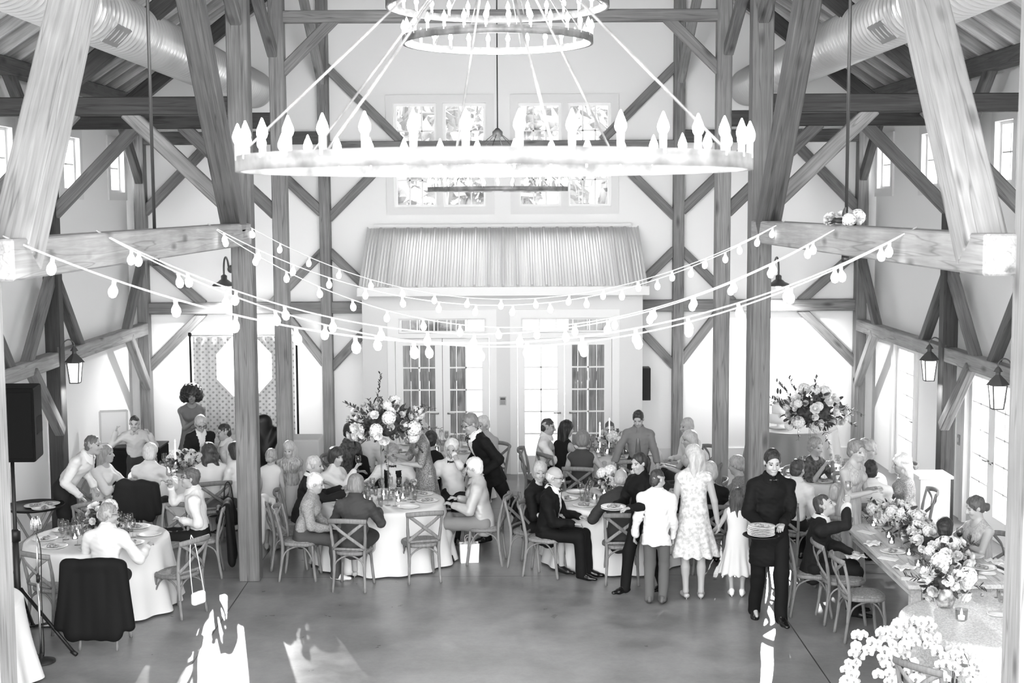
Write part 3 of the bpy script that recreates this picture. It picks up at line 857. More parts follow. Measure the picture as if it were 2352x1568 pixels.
# ================================================================== people: implicit surfaces turned into one mesh per part
class Field:
    def __init__(s, lo, hi, h):
        s.h = h; s.lo = np.array(lo, float)
        n = np.maximum(np.ceil((np.array(hi)-s.lo)/h).astype(int)+1, 4); s.n = n
        s.ax = [s.lo[i]+h*np.arange(n[i]) for i in range(3)]
        s.f = np.full(n, 1.0, np.float32)
    def _sub(s, lo, hi):
        sl = []
        for i in range(3):
            a = int(np.floor((lo[i]-s.lo[i])/s.h)); b = int(np.ceil((hi[i]-s.lo[i])/s.h))+1
            a = max(a, 0); b = min(b, s.n[i])
            if b <= a: return None, None
            sl.append(slice(a, b))
        P = [s.ax[0][sl[0]][:, None, None].astype(np.float32), s.ax[1][sl[1]][None, :, None].astype(np.float32), s.ax[2][sl[2]][None, None, :].astype(np.float32)]
        return tuple(sl), P
    def _mix(s, sl, d, k, op):
        f = s.f[sl]
        if op == 'add':
            if k > 0:
                h = np.clip(.5+.5*(f-d)/k, 0, 1); f = f*(1-h)+d*h-k*h*(1-h)
            else: f = np.minimum(f, d)
        else:
            if k > 0:
                h = np.clip(.5-.5*(f+d)/k, 0, 1); f = f*(1-h)-d*h+k*h*(1-h)
            else: f = np.maximum(f, -d)
        s.f[sl] = f
    def rc(s, a, b, ra, rb, k=.02, flat=None, op='add'):
        """round cone a-b; flat=(direction, factor) squashes it along a direction"""
        a = np.array(a, float); b = np.array(b, float); m = max(ra, rb)+k+2*s.h
        sl, P = s._sub(np.minimum(a, b)-m, np.maximum(a, b)+m)
        if sl is None: return
        p = [P[i]-np.float32(a[i]) for i in range(3)]
        d = b-a; q = 1.0
        if flat is not None:
            n = np.array(flat[0], float); n /= np.linalg.norm(n); kf = 1/flat[1]-1
            pn = p[0]*n[0]+p[1]*n[1]+p[2]*n[2]
            p = [p[i]+pn*np.float32(n[i]*kf) for i in range(3)]
            d = d+n*np.dot(d, n)*kf; q = .5+.5*flat[1]
        l2 = max(float(d@d), 1e-9)
        t = np.clip((p[0]*d[0]+p[1]*d[1]+p[2]*d[2])/l2, 0, 1)
        dist = np.sqrt((p[0]-t*d[0])**2+(p[1]-t*d[1])**2+(p[2]-t*d[2])**2)-(ra+t*(rb-ra))
        s._mix(sl, (dist*q).astype(np.float32), k, op)
    def ell(s, c, r, M=None, k=.02, op='add'):
        c = np.array(c, float); r = np.array(r, float); m = r.max()+k+2*s.h
        sl, P = s._sub(c-m, c+m)
        if sl is None: return
        p = [P[i]-np.float32(c[i]) for i in range(3)]
        if M is not None: p = [p[0]*M[j][0]+p[1]*M[j][1]+p[2]*M[j][2] for j in range(3)]
        k0 = np.sqrt((p[0]/r[0])**2+(p[1]/r[1])**2+(p[2]/r[2])**2)
        k1 = np.sqrt((p[0]/r[0]**2)**2+(p[1]/r[1]**2)**2+(p[2]/r[2]**2)**2)
        s._mix(sl, (k0*(k0-1)/np.maximum(k1, 1e-6)).astype(np.float32), k, op)
    def cut(s, p, n, k=.01):
        """keep the side n points away from"""
        n = np.array(n, float); n /= np.linalg.norm(n); p = np.array(p, float)
        d = (s.ax[0][:, None, None]-p[0])*n[0]+(s.ax[1][None, :, None]-p[1])*n[1]+(s.ax[2][None, None, :]-p[2])*n[2]
        s.f = np.maximum(s.f, d.astype(np.float32))
    def noise(s, amp, sc, seed=0, dirs=5, zs=1.0):
        r = np.random.default_rng(seed); out = 0
        for i in range(dirs):
            w = r.normal(size=3); w /= np.linalg.norm(w); w *= sc*r.uniform(.6, 1.6); w[2] *= zs; ph = r.uniform(0, 6.28)
            a = (s.ax[0]*w[0]+ph)[:, None, None]+(s.ax[1]*w[1])[None, :, None]+(s.ax[2]*w[2])[None, None, :]
            out = out+np.sin(a)
        s.f = (s.f+np.float32(amp/dirs**.5)*out).astype(np.float32)
    def mesh(s):
        """surface nets"""
        f = s.f; f[[0, -1]] = np.maximum(f[[0, -1]], 1e-3); f[:, [0, -1]] = np.maximum(f[:, [0, -1]], 1e-3); f[:, :, [0, -1]] = np.maximum(f[:, :, [0, -1]], 1e-3)
        ins = f < 0
        c = np.zeros(np.array(f.shape)-1, np.int8)
        for i in (0, 1):
            for j in (0, 1):
                for k in (0, 1): c += ins[i:c.shape[0]+i, j:c.shape[1]+j, k:c.shape[2]+k]
        act = (c > 0) & (c < 8)
        I = np.argwhere(act); idx = np.full(c.shape, -1, np.int64); idx[act] = np.arange(len(I))
        acc = np.zeros((len(I), 3)); cnt = np.zeros(len(I))
        for ax in range(3):
            o = [0, 1, 2]; o.remove(ax)
            for u in (0, 1):
                for v in (0, 1):
                    d0 = np.zeros(3, int); d0[o[0]] = u; d0[o[1]] = v; d1 = d0.copy(); d1[ax] = 1
                    a = f[tuple((I+d0).T)]; b = f[tuple((I+d1).T)]
                    x = (a < 0) != (b < 0)
                    t = np.where(x, a/np.where(x, a-b, 1), 0)
                    q = np.tile(d0.astype(float), (len(I), 1)); q[:, ax] = t
                    acc[x] += q[x]; cnt[x] += 1
        V = s.lo+(I+acc/np.maximum(cnt, 1)[:, None])*s.h
        Q = []
        for ax in range(3):
            o = [(ax+1) % 3, (ax+2) % 3]
            A_ = [slice(None)]*3; B_ = [slice(None)]*3; A_[ax] = slice(0, -1); B_[ax] = slice(1, None)
            for q in o: A_[q] = slice(1, -1); B_[q] = slice(1, -1)
            a = ins[tuple(A_)]; b = ins[tuple(B_)]
            for x, flip in ((a & ~b, False), (~a & b, True)):
                E = np.argwhere(x)
                if not len(E): continue
                E[:, o[0]] += 1; E[:, o[1]] += 1
                e0 = np.zeros(3, int); e0[o[0]] = 1; e1 = np.zeros(3, int); e1[o[1]] = 1
                q = np.stack([idx[tuple((E-e0-e1).T)], idx[tuple((E-e1).T)], idx[tuple(E.T)], idx[tuple((E-e0).T)]], 1)
                Q.append(q[:, ::-1] if flip else q)
        Q = np.concatenate(Q) if Q else np.zeros((0, 4), int)
        return V, Q[(Q >= 0).all(1)]

def np_mesh(name, V, Q, mats, mi=None, extra=None):
    """mesh from arrays; extra = MB whose faces are joined in"""
    me = bpy.data.meshes.new(name)
    nv, nq = len(V), len(Q)
    ev = np.array(extra.v, float).reshape(-1, 3) if extra is not None and extra.v else np.zeros((0, 3))
    ef = extra.f if extra is not None else []
    tot = np.array([4]*nq+[len(q) for q in ef], np.int32)
    loops = np.concatenate([Q.ravel()]+[np.array(q)+nv for q in ef]).astype(np.int32)
    me.vertices.add(nv+len(ev)); me.loops.add(len(loops)); me.polygons.add(len(tot))
    me.vertices.foreach_set('co', np.concatenate([V, ev]).astype(np.float32).ravel())
    me.loops.foreach_set('vertex_index', loops)
    me.polygons.foreach_set('loop_start', np.concatenate([[0], np.cumsum(tot)[:-1]]).astype(np.int32))
    me.polygons.foreach_set('use_smooth', np.ones(len(tot), bool))
    for m in mats: me.materials.append(m)
    full = np.zeros(len(tot), np.int32)
    if mi is not None: full[:nq] = mi
    if extra is not None: full[nq:] = extra.m
    me.polygons.foreach_set('material_index', full)
    me.update(calc_edges=True); me.validate()
    return me

def nrm(v): v = np.array(v, float); return v/max(np.linalg.norm(v), 1e-9)
def rotm(axis, a):
    return np.array(Matrix.Rotation(a, 3, axis))
def ik(S, T, l1, l2, pole):
    S, T = np.array(S, float), np.array(T, float); d = T-S; L = np.linalg.norm(d)
    if L > (l1+l2)*.995: T = S+d*(l1+l2)*.995/L; d = T-S; L = np.linalg.norm(d)
    u = d/L; a = (l1*l1-l2*l2+L*L)/(2*L); hgt = math.sqrt(max(l1*l1-a*a, 1e-6))
    p = np.array(pole, float); p = p-u*(p@u); p = nrm(p)
    return S+u*a+p*hgt, T

def skin_mat(v):
    v = round(v*.81)
    return mat('skin_%d' % v, v, rough=.5, spec=.35)
def cloth(v, kind='cotton'):
    if 45 < v < 234: v = round(v*.83)
    elif v >= 234: v = v-28
    k = 'cloth_%s_%d' % (kind, v)
    if kind == 'floral': return mat(k, v, rough=.7, v2=min(250, v+45) if v < 200 else v-38, vscale=26)
    if kind == 'check': return mat(k, v, rough=.7, v2=max(20, v-55), vscale=60, vstretch=(1, 1, .15))
    if kind == 'sequin': return mat(k, v, rough=.3, metal=.35, var=.18, vscale=110, bump=.8, bscale=160)
    if kind == 'pleat': return mat(k, v, rough=.75, v2=v-30, vscale=70, vstretch=(1, 1, .03))
    if kind == 'knit': return mat(k, v, rough=.9, var=.06, vscale=70, bump=.6, bscale=120)
    if kind == 'satin': return mat(k, v, rough=.38, spec=.5, bump=.15, bscale=14)
    if kind == 'stripe': return mat(k, v, rough=.7, v2=v-60, vscale=55, vstretch=(1, 1, .03))
    return mat(k, v, rough=.8, spec=.15 if v > 60 else .2, bump=.1, bscale=30)
M_eye = mat('eye_dark', 38, .3); M_lip = {}

def person(label, head=None, base=None, foot=None, face=0, pose='sit', s=1.0, sex='m', lean=6, twist=0, hy=0, hp=8, hr=0,
           rh=None, lh=None, skin=196, hair=('short', 60), top=('shirt', 238), bottom=('trousers', 30), shoes=('shoe', 25), glasses=False,
           neckwear=None, vox=None, legs=None, belt=False, group=None, extra=None, side=0, zs=None, necklace=False, rpole=None, lpole=None, hidelegs=False, cut=None):
    """face: 0 looks at the camera, 90 to the photo's right, 180 away. Hand targets (x right, y ahead, z up) in the person's own frame."""
    rad = math.radians
    fem = sex == 'f'
    wS = (.158 if fem else .18)*s; wH = .09*s
    zp = (.53 if pose == 'sit' else .945*s) if zs is None else zs
    P = np.array((0, 0, zp))
    R = rotm('X', -rad(lean)) @ rotm('Y', rad(side))       # lean forward about X
    up, fw, rt = R @ (0, 0, 1), R @ (0, 1, 0), R @ (1, 0, 0)
    Tw = rotm('Z', -rad(twist))
    Rs = R @ Tw; rs, fs_ = Rs @ (1, 0, 0), Rs @ (0, 1, 0)
    WA = P+up*.15*s; CH = P+up*.36*s+fw*.01; NB = P+up*.52*s
    nd = nrm(up*.6+np.array((0, 0, .4))+fs_*.12)
    HC = NB+nd*.146*s+fs_*.016*s
    Rh = rotm('Z', -rad(twist+hy)) @ rotm('X', -rad(hp)) @ rotm('Y', rad(hr))
    hx, hyv, hz = Rh @ (1, 0, 0), Rh @ (0, 1, 0), Rh @ (0, 0, 1)
    hs = (.97 if fem else 1.0)*(s if s > .9 else s*.35+.62)
    H = lambda x, y, z: HC+(hx*x+hyv*y+hz*z)*hs
    th = PI+rad(face); c_, s_ = math.cos(th), math.sin(th)
    if head is not None and base is None:
        w = at(head[0], head[1], HC[2]); base = (w[0]-(c_*HC[0]-s_*HC[1]), w[1]-(s_*HC[0]+c_*HC[1]))
    if vox is None: vox = .0084 if base[1] < 17.6 else .0102
    # arms
    la, lf = .275*s, .245*s
    SH = [NB-up*.098*s+rs*wS*q for q in (1, -1)]
    tg = [rh, lh]; EL = []; WR = []
    for i, q in enumerate((1, -1)):
        t = tg[i]
        if t is None: t = (.13, .3, zp+.16) if pose == 'sit' else (.225*s, .06, zp-.14*s)
        t = np.array((t[0]*q if tg[i] is None else t[0], t[1], t[2]), float)
        pl = (rpole, lpole)[i] or (.5*q, -.6, -.7)
        e, w = ik(SH[i], t, la, lf, pl); EL.append(e); WR.append(w)
    # legs
    HJ = [P+np.array((wH*q, .0, -.02)) for q in (1, -1)]
    lt, ls = (.43*s, .42*s) if pose == 'sit' else (.435*s, .41*s)
    KN = []; AN = []; lg = legs or {}
    for i, q in enumerate((1, -1)):
        if 'ra' in lg and i == 0: t = np.array(lg['ra'], float)
        elif 'la' in lg and i == 1: t = np.array(lg['la'], float)
        elif pose == 'sit': t = np.array((.1*q, .43*s+.0, .085))
        else: t = np.array((.085*q*s, -.02, .085))
        k, a = ik(HJ[i], t, lt, ls, (.1*q, 1, .35 if pose == 'sit' else .1)); KN.append(k); AN.append(a)
    # ---------------- bounding box
    allp = np.array([P, NB, HC, *SH, *EL, *WR, *KN, *AN])
    lo, hi = allp.min(0)-.24*s, allp.max(0)+.24*s
    lo[2] = max(lo[2], -.02)
    # ---------------- body
    F = Field(lo, hi, vox)
    F.rc(P-up*.02, WA, .125*s, .11*s, .05, (fw, .74)); F.rc(WA, CH, .112*s, .135*s, .05, (fw, .7)); F.rc(CH+up*.0, NB-up*.09*s, .135*s, .11*s, .05, (fw, .66))
    F.rc(SH[0], SH[1], .05*s, .05*s, .05)
    for i in (0, 1): F.rc(NB-up*.012*s, SH[i]+up*.008*s, .044*s, .04*s, .03)
    if fem:
        for q in (1, -1): F.ell(CH+rs*.07*s*q+fw*.075*s+up*.0, (.062*s, .055*s, .062*s), k=.03)
    F.rc(NB-up*.05*s, H(0, -.012, -.05), .058*s, .05*hs, .03)
    for i in (0, 1):
        F.rc(SH[i], EL[i], .046*s, .038*s, .03); F.rc(EL[i], WR[i], .038*s, .026*s, .012)
        if not hidelegs:
            F.rc(HJ[i], KN[i], .083*s, .055*s, .04); F.rc(KN[i], AN[i]+(0, 0, .0), .05*s, .032*s, .02); F.rc(KN[i]*.65+AN[i]*.35+np.array((0, -.012, 0)), KN[i]*.5+AN[i]*.5, .047*s, .04*s, .03)
            F.rc(AN[i], AN[i]+np.array((0, .11*s, -.066)), .03*s, .015*s, .02)
    # head
    F.ell(H(0, -.012, .032), (.075*hs, .094*hs, .088*hs), Rh.T, .012); F.ell(H(0, .022, -.03), (.06*hs, .07*hs, .088*hs), Rh.T, .025)
    F.ell(H(0, .058, -.096), (.026*hs, .024*hs, .021*hs), Rh.T, .03)
    F.rc(H(-.034, .074, .028), H(.034, .074, .028), .013*hs, .013*hs, .015)
    for q in (1, -1):
        F.ell(H(.032*q, .098, .004), (.017*hs, .013*hs, .011*hs), Rh.T, .012, 'sub')
        F.ell(H(.04*q, .068, -.034), (.02*hs, .018*hs, .02*hs), Rh.T, .02)
        F.ell(H(.077*q, -.008, -.004), (.011*hs, .019*hs, .029*hs), Rh.T, .006)
    F.rc(H(0, .088, .012), H(0, .112, -.03), .009*hs, .0145*hs, .01); F.rc(H(-.013, .094, -.034), H(.013, .094, -.034), .009*hs, .009*hs, .01)
    F.rc(H(-.018, .082, -.062), H(.018, .082, -.062), .011*hs, .011*hs, .008)
    # palms
    ex = MB(); fz = .95*s
    for i, q in enumerate((1, -1)):
        d = nrm(WR[i]-EL[i]); sidev = nrm(np.cross(d, (0, 0, 1)) if abs(d[2]) < .85 else rs)
        if abs(d[2]) >= .85: sidev = nrm(fs_-d*(fs_@d))
        nv = nrm(np.cross(sidev, d))
        if nv[2] > 0: nv = -nv
        if abs(d[2]) >= .85 and nv@(rs*q) > 0: nv = -nv
        sidev = np.cross(d, nv)
        pc = WR[i]+d*.085*fz
        F.rc(WR[i], pc, .026*fz, .036*fz, .012, (nv, .5))
        inn = sidev if sidev@(rs*-q) > 0 else -sidev
        if abs(d[2]) >= .85: inn = sidev if sidev@fs_ > 0 else -sidev
        for j, (o, Lf) in enumerate(((.027, .07), (.009, .08), (-.009, .074), (-.026, .056))):
            b0 = pc+inn*o*fz-d*.012; b1 = b0+d*Lf*.5*fz+nv*.012; b2 = b1+(d*.75+nv*.6)*Lf*.3*fz; b3 = b2+(d*.45+nv*.9)*Lf*.25*fz
            ex.tube([b0, b1, b2, b3], [.0092*fz, .0088*fz, .008*fz, .006*fz], 6)
        t0 = WR[i]+d*.025*fz+inn*.025*fz; t1 = t0+(d*.5+inn*.7)*.035*fz+nv*.008; t2 = t1+(d*.95+inn*.15)*.03*fz+nv*.008
        ex.tube([t0, t1, t2], [.012*fz, .0105*fz, .0075*fz], 6)
    # hide body below floor
    V, Q = F.mesh()
    cen = V[Q].mean(1); rel = (cen-HC) @ np.stack([hx, hyv, hz], 1)/hs
    mi = np.zeros(len(Q), int)
    fr = rel[:, 1] > .05
    for q in (1, -1):
        mi[fr & (((rel[:, 0]-.032*q)/.014)**2+((rel[:, 2]-.002)/.0065)**2 < 1)] = 1
        mi[fr & (abs(rel[:, 0]-.034*q) < .02) & (abs(rel[:, 2]-.024+abs(rel[:, 0]-.034*q)*.15) < .0036)] = 2
    mi[fr & (((rel[:, 0])/.023)**2+((rel[:, 2]+.063)/.0085)**2 < 1)] = 3
    sk = skin_mat(skin)
    hv = hair[1]
    bm = [sk, M_eye, mat('brow_%d' % min(150, hv+15), min(150, hv+15), .8), mat('lips_%d' % (skin-45 if fem else skin-28), skin-45 if fem else skin-28, .5)]
    root = thing('person', label, 'person', (base[0], base[1], 0), th, group)
    link_mesh('body', np_mesh('body', V, Q, bm, mi, ex), root)
    # ---------------- hair
    kind = hair[0]
    if kind != 'none':
        hb = H(0, -.03, -.05)
        G = Field(hb-np.array((.26, .26, .42)), hb+np.array((.26, .26, .36)), vox*.9)
        hm = mat('hair_%d' % hv, hv, rough=.5, spec=.4, var=.05, vscale=60, bump=.5, bscale=110, vstretch=(1, 1, .22))
        hl = lambda c, r, k=.02, op='add': G.ell(H(*c), np.array(r)*hs, Rh.T, k, op)
        if kind in ('short', 'crop'):
            e = .0 if kind == 'short' else -.008
            hl((0, -.014, .04), (.083+e, .103+e, .096+e)); hl((0, -.05, -.02), (.072+e, .058, .07), .02)
        elif kind == 'balding':
            hl((0, -.022, .0), (.082, .096, .078)); hl((0, .0, .1), (.066, .09, .05), .01, 'sub')
        elif kind == 'bob':
            hl((0, -.014, .038), (.096, .112, .1)); hl((0, -.035, -.03), (.1, .085, .095), .03)
        elif kind == 'long':
            hl((0, -.014, .038), (.092, .11, .098)); hl((0, -.04, -.04), (.095, .08, .1), .03)
            for q in (1, 0, -1): G.rc(H(.06*q, -.065+.01*abs(q), -.02), H(.065*q, -.1+.01*abs(q), -.02)+np.array((0, 0, -.26*hs)), .055*hs, .035*hs, .03)
        elif kind == 'curly':
            hl((0, -.02, .04), (.105, .12, .105)); hl((0, -.055, -.06), (.105, .08, .11), .03)
            for q in (1, -1): G.rc(H(.06*q, -.06, -.08), H(.07*q, -.09, -.1)+np.array((0, 0, -.14*hs)), .06*hs, .04*hs, .03)
        elif kind == 'afro':
            hl((0, -.03, .055), (.165, .15, .135)); hl((.1, -.03, -.02), (.085, .1, .1), .04); hl((-.1, -.03, -.02), (.085, .1, .1), .04)
        elif kind == 'ponytail':
            hl((0, -.014, .038), (.084, .106, .096)); hl((0, -.05, -.01), (.076, .062, .07), .02)
            G.rc(H(0, -.11, .03), H(0, -.15, -.04), .035*hs, .04*hs, .02); G.rc(H(0, -.15, -.04), H(0, -.13, -.16), .04*hs, .02*hs, .02)
        elif kind == 'updo':
            hl((0, -.014, .038), (.086, .108, .098)); hl((0, -.05, -.01), (.078, .062, .07), .02)
            hl((0, -.115, -.03), (.06, .045, .05), .015)
        elif kind == 'pixie':
            hl((0, -.016, .042), (.094, .112, .1)); hl((0, -.055, -.02), (.084, .065, .08), .02)
        if kind in ('bob', 'long', 'curly', 'afro'): hl((0, .085, -.045), (.06, .07, .085), .012, 'sub'); G.rc(H(0, .06, -.09), H(0, .1, -.18), .05*hs, .06*hs, .01, op='sub')
        else:
            hl((0, .1, -.03), (.078, .078, .106), .01, 'sub'); G.rc(H(-.2, .058, -.062), H(.2, .058, -.062), .056*hs, .056*hs, .01, op='sub'); G.rc(H(-.2, .0, -.012), H(.2, .0, -.012), .02*hs, .02*hs, .01, op='sub')
        G.noise({'afro': .009, 'curly': .008}.get(kind, .003), {'afro': 110, 'curly': 75}.get(kind, 120), int(abs(base[0])*97) % 91, zs=.25 if kind in ('long', 'bob', 'ponytail') else 1)
        v, q = G.mesh()
        if len(q): link_mesh('hair', np_mesh('hair', v, q, [hm]), root)
    # ---------------- clothes
    def torso(G, e, hem=.0, k=.05):
        G.rc(P-up*(.02+hem)*1, WA, .128*s+e+(.012 if hem else 0), .116*s+e, k, (fw, .76)); G.rc(WA, CH, .116*s+e, .138*s+e, k, (fw, .72)); G.rc(CH, NB-up*.09*s, .138*s+e, .112*s+e, k, (fw, .7))
        G.rc(SH[0], SH[1], .05*s+e*.8, .05*s+e*.8, .05)
        if kind not in ('top', 'dress', 'gown') or (len(top) > 3 and top[3] > 0):
            for i in (0, 1): G.rc(NB-up*.018*s, SH[i]+up*.004*s, .046*s+e*.7, .044*s+e*.7, .03)
        if fem:
            for q in (1, -1): G.ell(CH+rs*.07*s*q+fw*.078*s, (.064*s+e*.6, .058*s+e*.6, .064*s+e*.6), k=.035)
    def sleeve(G, e, frac):
        for i in (0, 1):
            if frac <= 1:
                t = SH[i]+(EL[i]-SH[i])*frac; G.rc(SH[i], t, .048*s+e, .046*s+e, .03)
            else:
                G.rc(SH[i], EL[i], .048*s+e, .043*s+e, .03); t = EL[i]+(WR[i]-EL[i])*(frac-1); G.rc(EL[i], t, .042*s+e, .034*s+e*.8, .015)
    sd = int(abs(base[0]*131+base[1]*17)) % 97
    kind, tv = top[0], top[1]; tk = top[2] if len(top) > 2 else 'cotton'
    mats = [cloth(tv, tk)]; reg = None
    G = Field(lo, hi, vox)
    nname = {'shirt': 'shirt', 'jacket': 'suit_jacket', 'vest': 'shirt_and_vest', 'sweater': 'sweater', 'tee': 'blouse', 'dress': 'dress', 'gown': 'dress', 'tunic': 'long_shirt', 'top': 'top', 'blazer': 'blazer'}[kind]
    if kind in ('shirt', 'vest', 'sweater'):
        torso(G, .02 if kind != 'sweater' else .026, .0); sleeve(G, .014, 1.93)
        G.rc(P+up*.12*s, P+up*.02*s, .136*s, .14*s, .03, (fw, .8))
        if bottom and bottom[0] == 'trousers': G.cut(P+up*.055*s, -up)
        G.rc(NB-up*.045*s, NB+nd*.034*s, .064*s, .064*s, .01); G.cut(NB+nd*.06*s, nd)
        if kind == 'vest':
            mats.append(cloth(18)); reg = lambda u, v, w: ((v > -.2) & (abs(u) > .032+.05*np.clip((.0+w)/.5, 0, .4)) & (abs(u) < .115) & (w > .07) & (w < .56)).astype(int)
    elif kind in ('jacket', 'blazer', 'tunic'):
        torso(G, .025 if kind != 'tunic' else .02, .0)
        if pose == 'stand': G.rc(P+up*.1*s, P-up*.3*s, .16*s, .192*s, .04, (fw, .78))
        else: G.rc(P+up*.1*s, P-up*.03*s, .155*s, .172*s, .04, (fw, .8))
        if pose == 'stand' and kind != 'tunic': G.cut(P-up*.17*s, -up)
        sleeve(G, .017, 1.92)
        G.rc(NB-up*.05*s, NB+nd*.012*s, .07*s, .066*s, .02)
        if kind == 'tunic':
            G.rc(P-up*.08*s, P-up*.5*s, .17*s, .195*s, .05, (fw, .75))
            G.cut(P-up*.36*s, -up)
        if kind == 'jacket':
            mats.append(cloth(240)); reg = lambda u, v, w: ((v > .0) & (abs(u) < .062*np.clip(1-w/.36, 0, 1)+.0) & (w < .36)).astype(int)
    elif kind in ('tee', 'top', 'dress', 'gown'):
        torso(G, .014, .0)
        fr = {'tee': .62, 'top': .0, 'dress': 0, 'gown': 0}[kind]
        if len(top) > 3: fr = top[3]
        if fr > 0: sleeve(G, .01, fr)
        ncut = {'tee': .035, 'top': .05, 'dress': .06, 'gown': .075}[kind]
        if fr == 0:
            for i, q in enumerate((1, -1)):
                G.rc(SH[i]+rs*.035*s*q-up*.08*s, SH[i]+rs*.06*s*q+up*.12*s, .04*s, .05*s, .01, op='sub')
        G.ell(NB+fs_*.05*s+up*.02, (.075*s, .07*s, ncut*s+.02), k=.01, op='sub')
        if kind in ('dress', 'gown'):
            hem = bottom[1] if bottom and bottom[0] == 'hem' else .5
            if pose == 'stand':
                zb = hem*s; q = np.array((0, 0, zb-.0))
                wr = .15*s+.16*s*(1 if kind == 'dress' else .55)
                G.rc(P-up*.0, (P[0], P[1]+.0, zb-.08), .165*s, wr, .05, ((0, 1, 0), .8)); G.cut((0, 0, zb), (0, 0, -1))
            else:
                for i in (0, 1): G.rc(HJ[i], KN[i], .105*s, .078*s, .06)
                G.rc((KN[0]+KN[1])/2, (KN[0]+KN[1])/2+np.array((0, .0, -(KN[0][2]-hem*.5))), .125*s, .14*s, .06, ((0, 1, 0), .6)); G.cut((0, 0, max(.06, hem*.5)), (0, 0, -1))
    G.noise(.0078 if kind not in ('top', 'dress', 'gown') else .003, 30, sd, 7)
    if kind in ('shirt', 'vest', 'tee', 'jacket', 'blazer', 'tunic'): G.noise(.0022, 75, sd+5, 6, zs=1.6)
    if kind in ('dress', 'gown') and pose == 'stand':
        X, Y, Z = np.meshgrid(*G.ax, indexing='ij'); an = np.arctan2(Y-P[1], X-P[0]); G.f += (np.clip((zp-.02-Z)/.4, 0, 1)*.012*np.sin(an*11+sd)).astype(np.float32)
    v, q = G.mesh(); mi = None
    if reg is not None:
        cen = v[q].mean(1)-NB; mi = reg(cen @ rs, cen @ fs_, -(cen @ up))
        mi[(cen @ fs_) < 0] = 0
    link_mesh(nname, np_mesh(nname, v, q, mats, mi), root)
    if bottom and bottom[0] in ('trousers', 'skirt') and not hidelegs:
        G = Field(lo, np.array((hi[0], hi[1], zp+.14*s)), vox*1.3)
        if bottom[0] == 'trousers':
            jk = top[0] in ('jacket', 'blazer', 'tunic')
            if not jk: G.rc(P+up*.07*s, P-up*.04, .146*s, .15*s, .05, (fw, .8))
            for i in (0, 1):
                G.rc(HJ[i], KN[i], .092*s, .073*s, .04); G.rc(KN[i], AN[i]+np.array((0, -.005, -.03)), .073*s, .062*s, .02)
            G.cut((0, 0, .028), (0, 0, -1)); G.noise(.006, 30, sd+1, 6)
        else:
            hem = bottom[2] if len(bottom) > 2 else .45
            if pose == 'stand': G.rc(P+up*.05, (0, 0, hem), .13*s, .2*s, .05, ((0, 1, 0), .8))
            else:
                for i in (0, 1): G.rc(HJ[i], KN[i], .105*s, .08*s, .06)
                G.rc((KN[0]+KN[1])/2, (KN[0]+KN[1])/2+np.array((0, .01, -(KN[0][2]-hem))), .12*s, .125*s, .06, ((0, 1, 0), .6))
            G.cut((0, 0, hem), (0, 0, -1)); G.noise(.004, 30, sd+1, 6)
        v, q = G.mesh(); link_mesh(bottom[0], np_mesh(bottom[0], v, q, [cloth(bottom[1])]), root)
    # ---------------- shoes
    if shoes and not hidelegs:
        sm = mat('shoe_%d' % shoes[1], shoes[1], rough=.25 if shoes[1] < 60 else .5, spec=.5)
        for i, q in enumerate((1, -1)):
            a = AN[i]; d = nrm(np.array((a-KN[i])[:2].tolist()+[0])*.0+np.array((.12*q, 1, 0)))
            tilt = lg.get('rt' if i == 0 else 'lt', 0); dn = nrm(d*math.cos(rad(tilt))-np.array((0, 0, math.sin(rad(tilt)))))
            upv = nrm(np.cross(np.cross(dn, (0, 0, 1)), dn)); heel = shoes[0] == 'heel'
            G = Field(np.minimum(a, a+dn*.22*s)-.1, np.maximum(a, a+dn*.22*s)+.1, .009)
            lift = .04 if heel else 0
            b0 = a-dn*.045*s-upv*(.05-lift*.2); b1 = a+dn*.09*s-upv*.055; b2 = a+dn*.165*s-upv*.06
            G.rc(b0, b1, .034*s, .04*s, .015, (upv, .8)); G.rc(b1, b2, .04*s, .03*s, .015, (upv, .7))
            if shoes[0] != 'heel': G.rc(a-dn*.02-upv*.015, b1, .046*s, .036*s, .02)
            if shoes[1] < 100 and bottom and bottom[0] == 'trousers': G.rc(a+nrm(KN[i]-a)*.09*s, a-upv*.01, .042*s, .044*s, .02)
            else: G.rc(b0-dn*.0, b0-upv*.05*s, .012, .006, .004)
            G.cut(a-upv*(.088 if not heel else .2), -upv)
            v, q_ = G.mesh()
            if len(q_): link_mesh('shoe', np_mesh('shoe', v, q_, [sm]), root)
    # ---------------- trimmings
    if kind in ('shirt', 'vest', 'jacket', 'tunic', 'blazer') and not (fem and kind == 'shirt'):
        mb = MB(); n_ = 26; vs = []; fs2 = []
        for k in range(n_+1):
            a = rad(12+336*k/n_); d = fs_*math.cos(a)+rs*math.sin(a); fq = max(0, math.cos(a))
            for rr, zz in ((.068, .0), (.07, .05), (.077, .05), (.098+.02*fq, .006-.035*fq)): vs.append(NB+d*rr*s*(1+.12*fq)+nd*(zz-.022*fq)*s+fs_*.008*s)
        for k in range(n_):
            for j in range(3): fs2.append((k*4+j, (k+1)*4+j, (k+1)*4+j+1, k*4+j+1))
        mb.add(vs, fs2); mb.build('collar', mats[0] if kind in ('shirt', 'vest', 'tunic') else cloth(240 if kind == 'jacket' else tv), root)
    if kind in ('shirt', 'vest') and not fem:
        mb = MB()
        for i in (0, 1):
            d = nrm(WR[i]-EL[i]); c0 = WR[i]-d*.035*s; mb.tube([c0-d*.025*s, c0, c0+d*.02*s], [.04*s, .043*s, .041*s], 12)
        mb.build('cuff', mats[0], root)
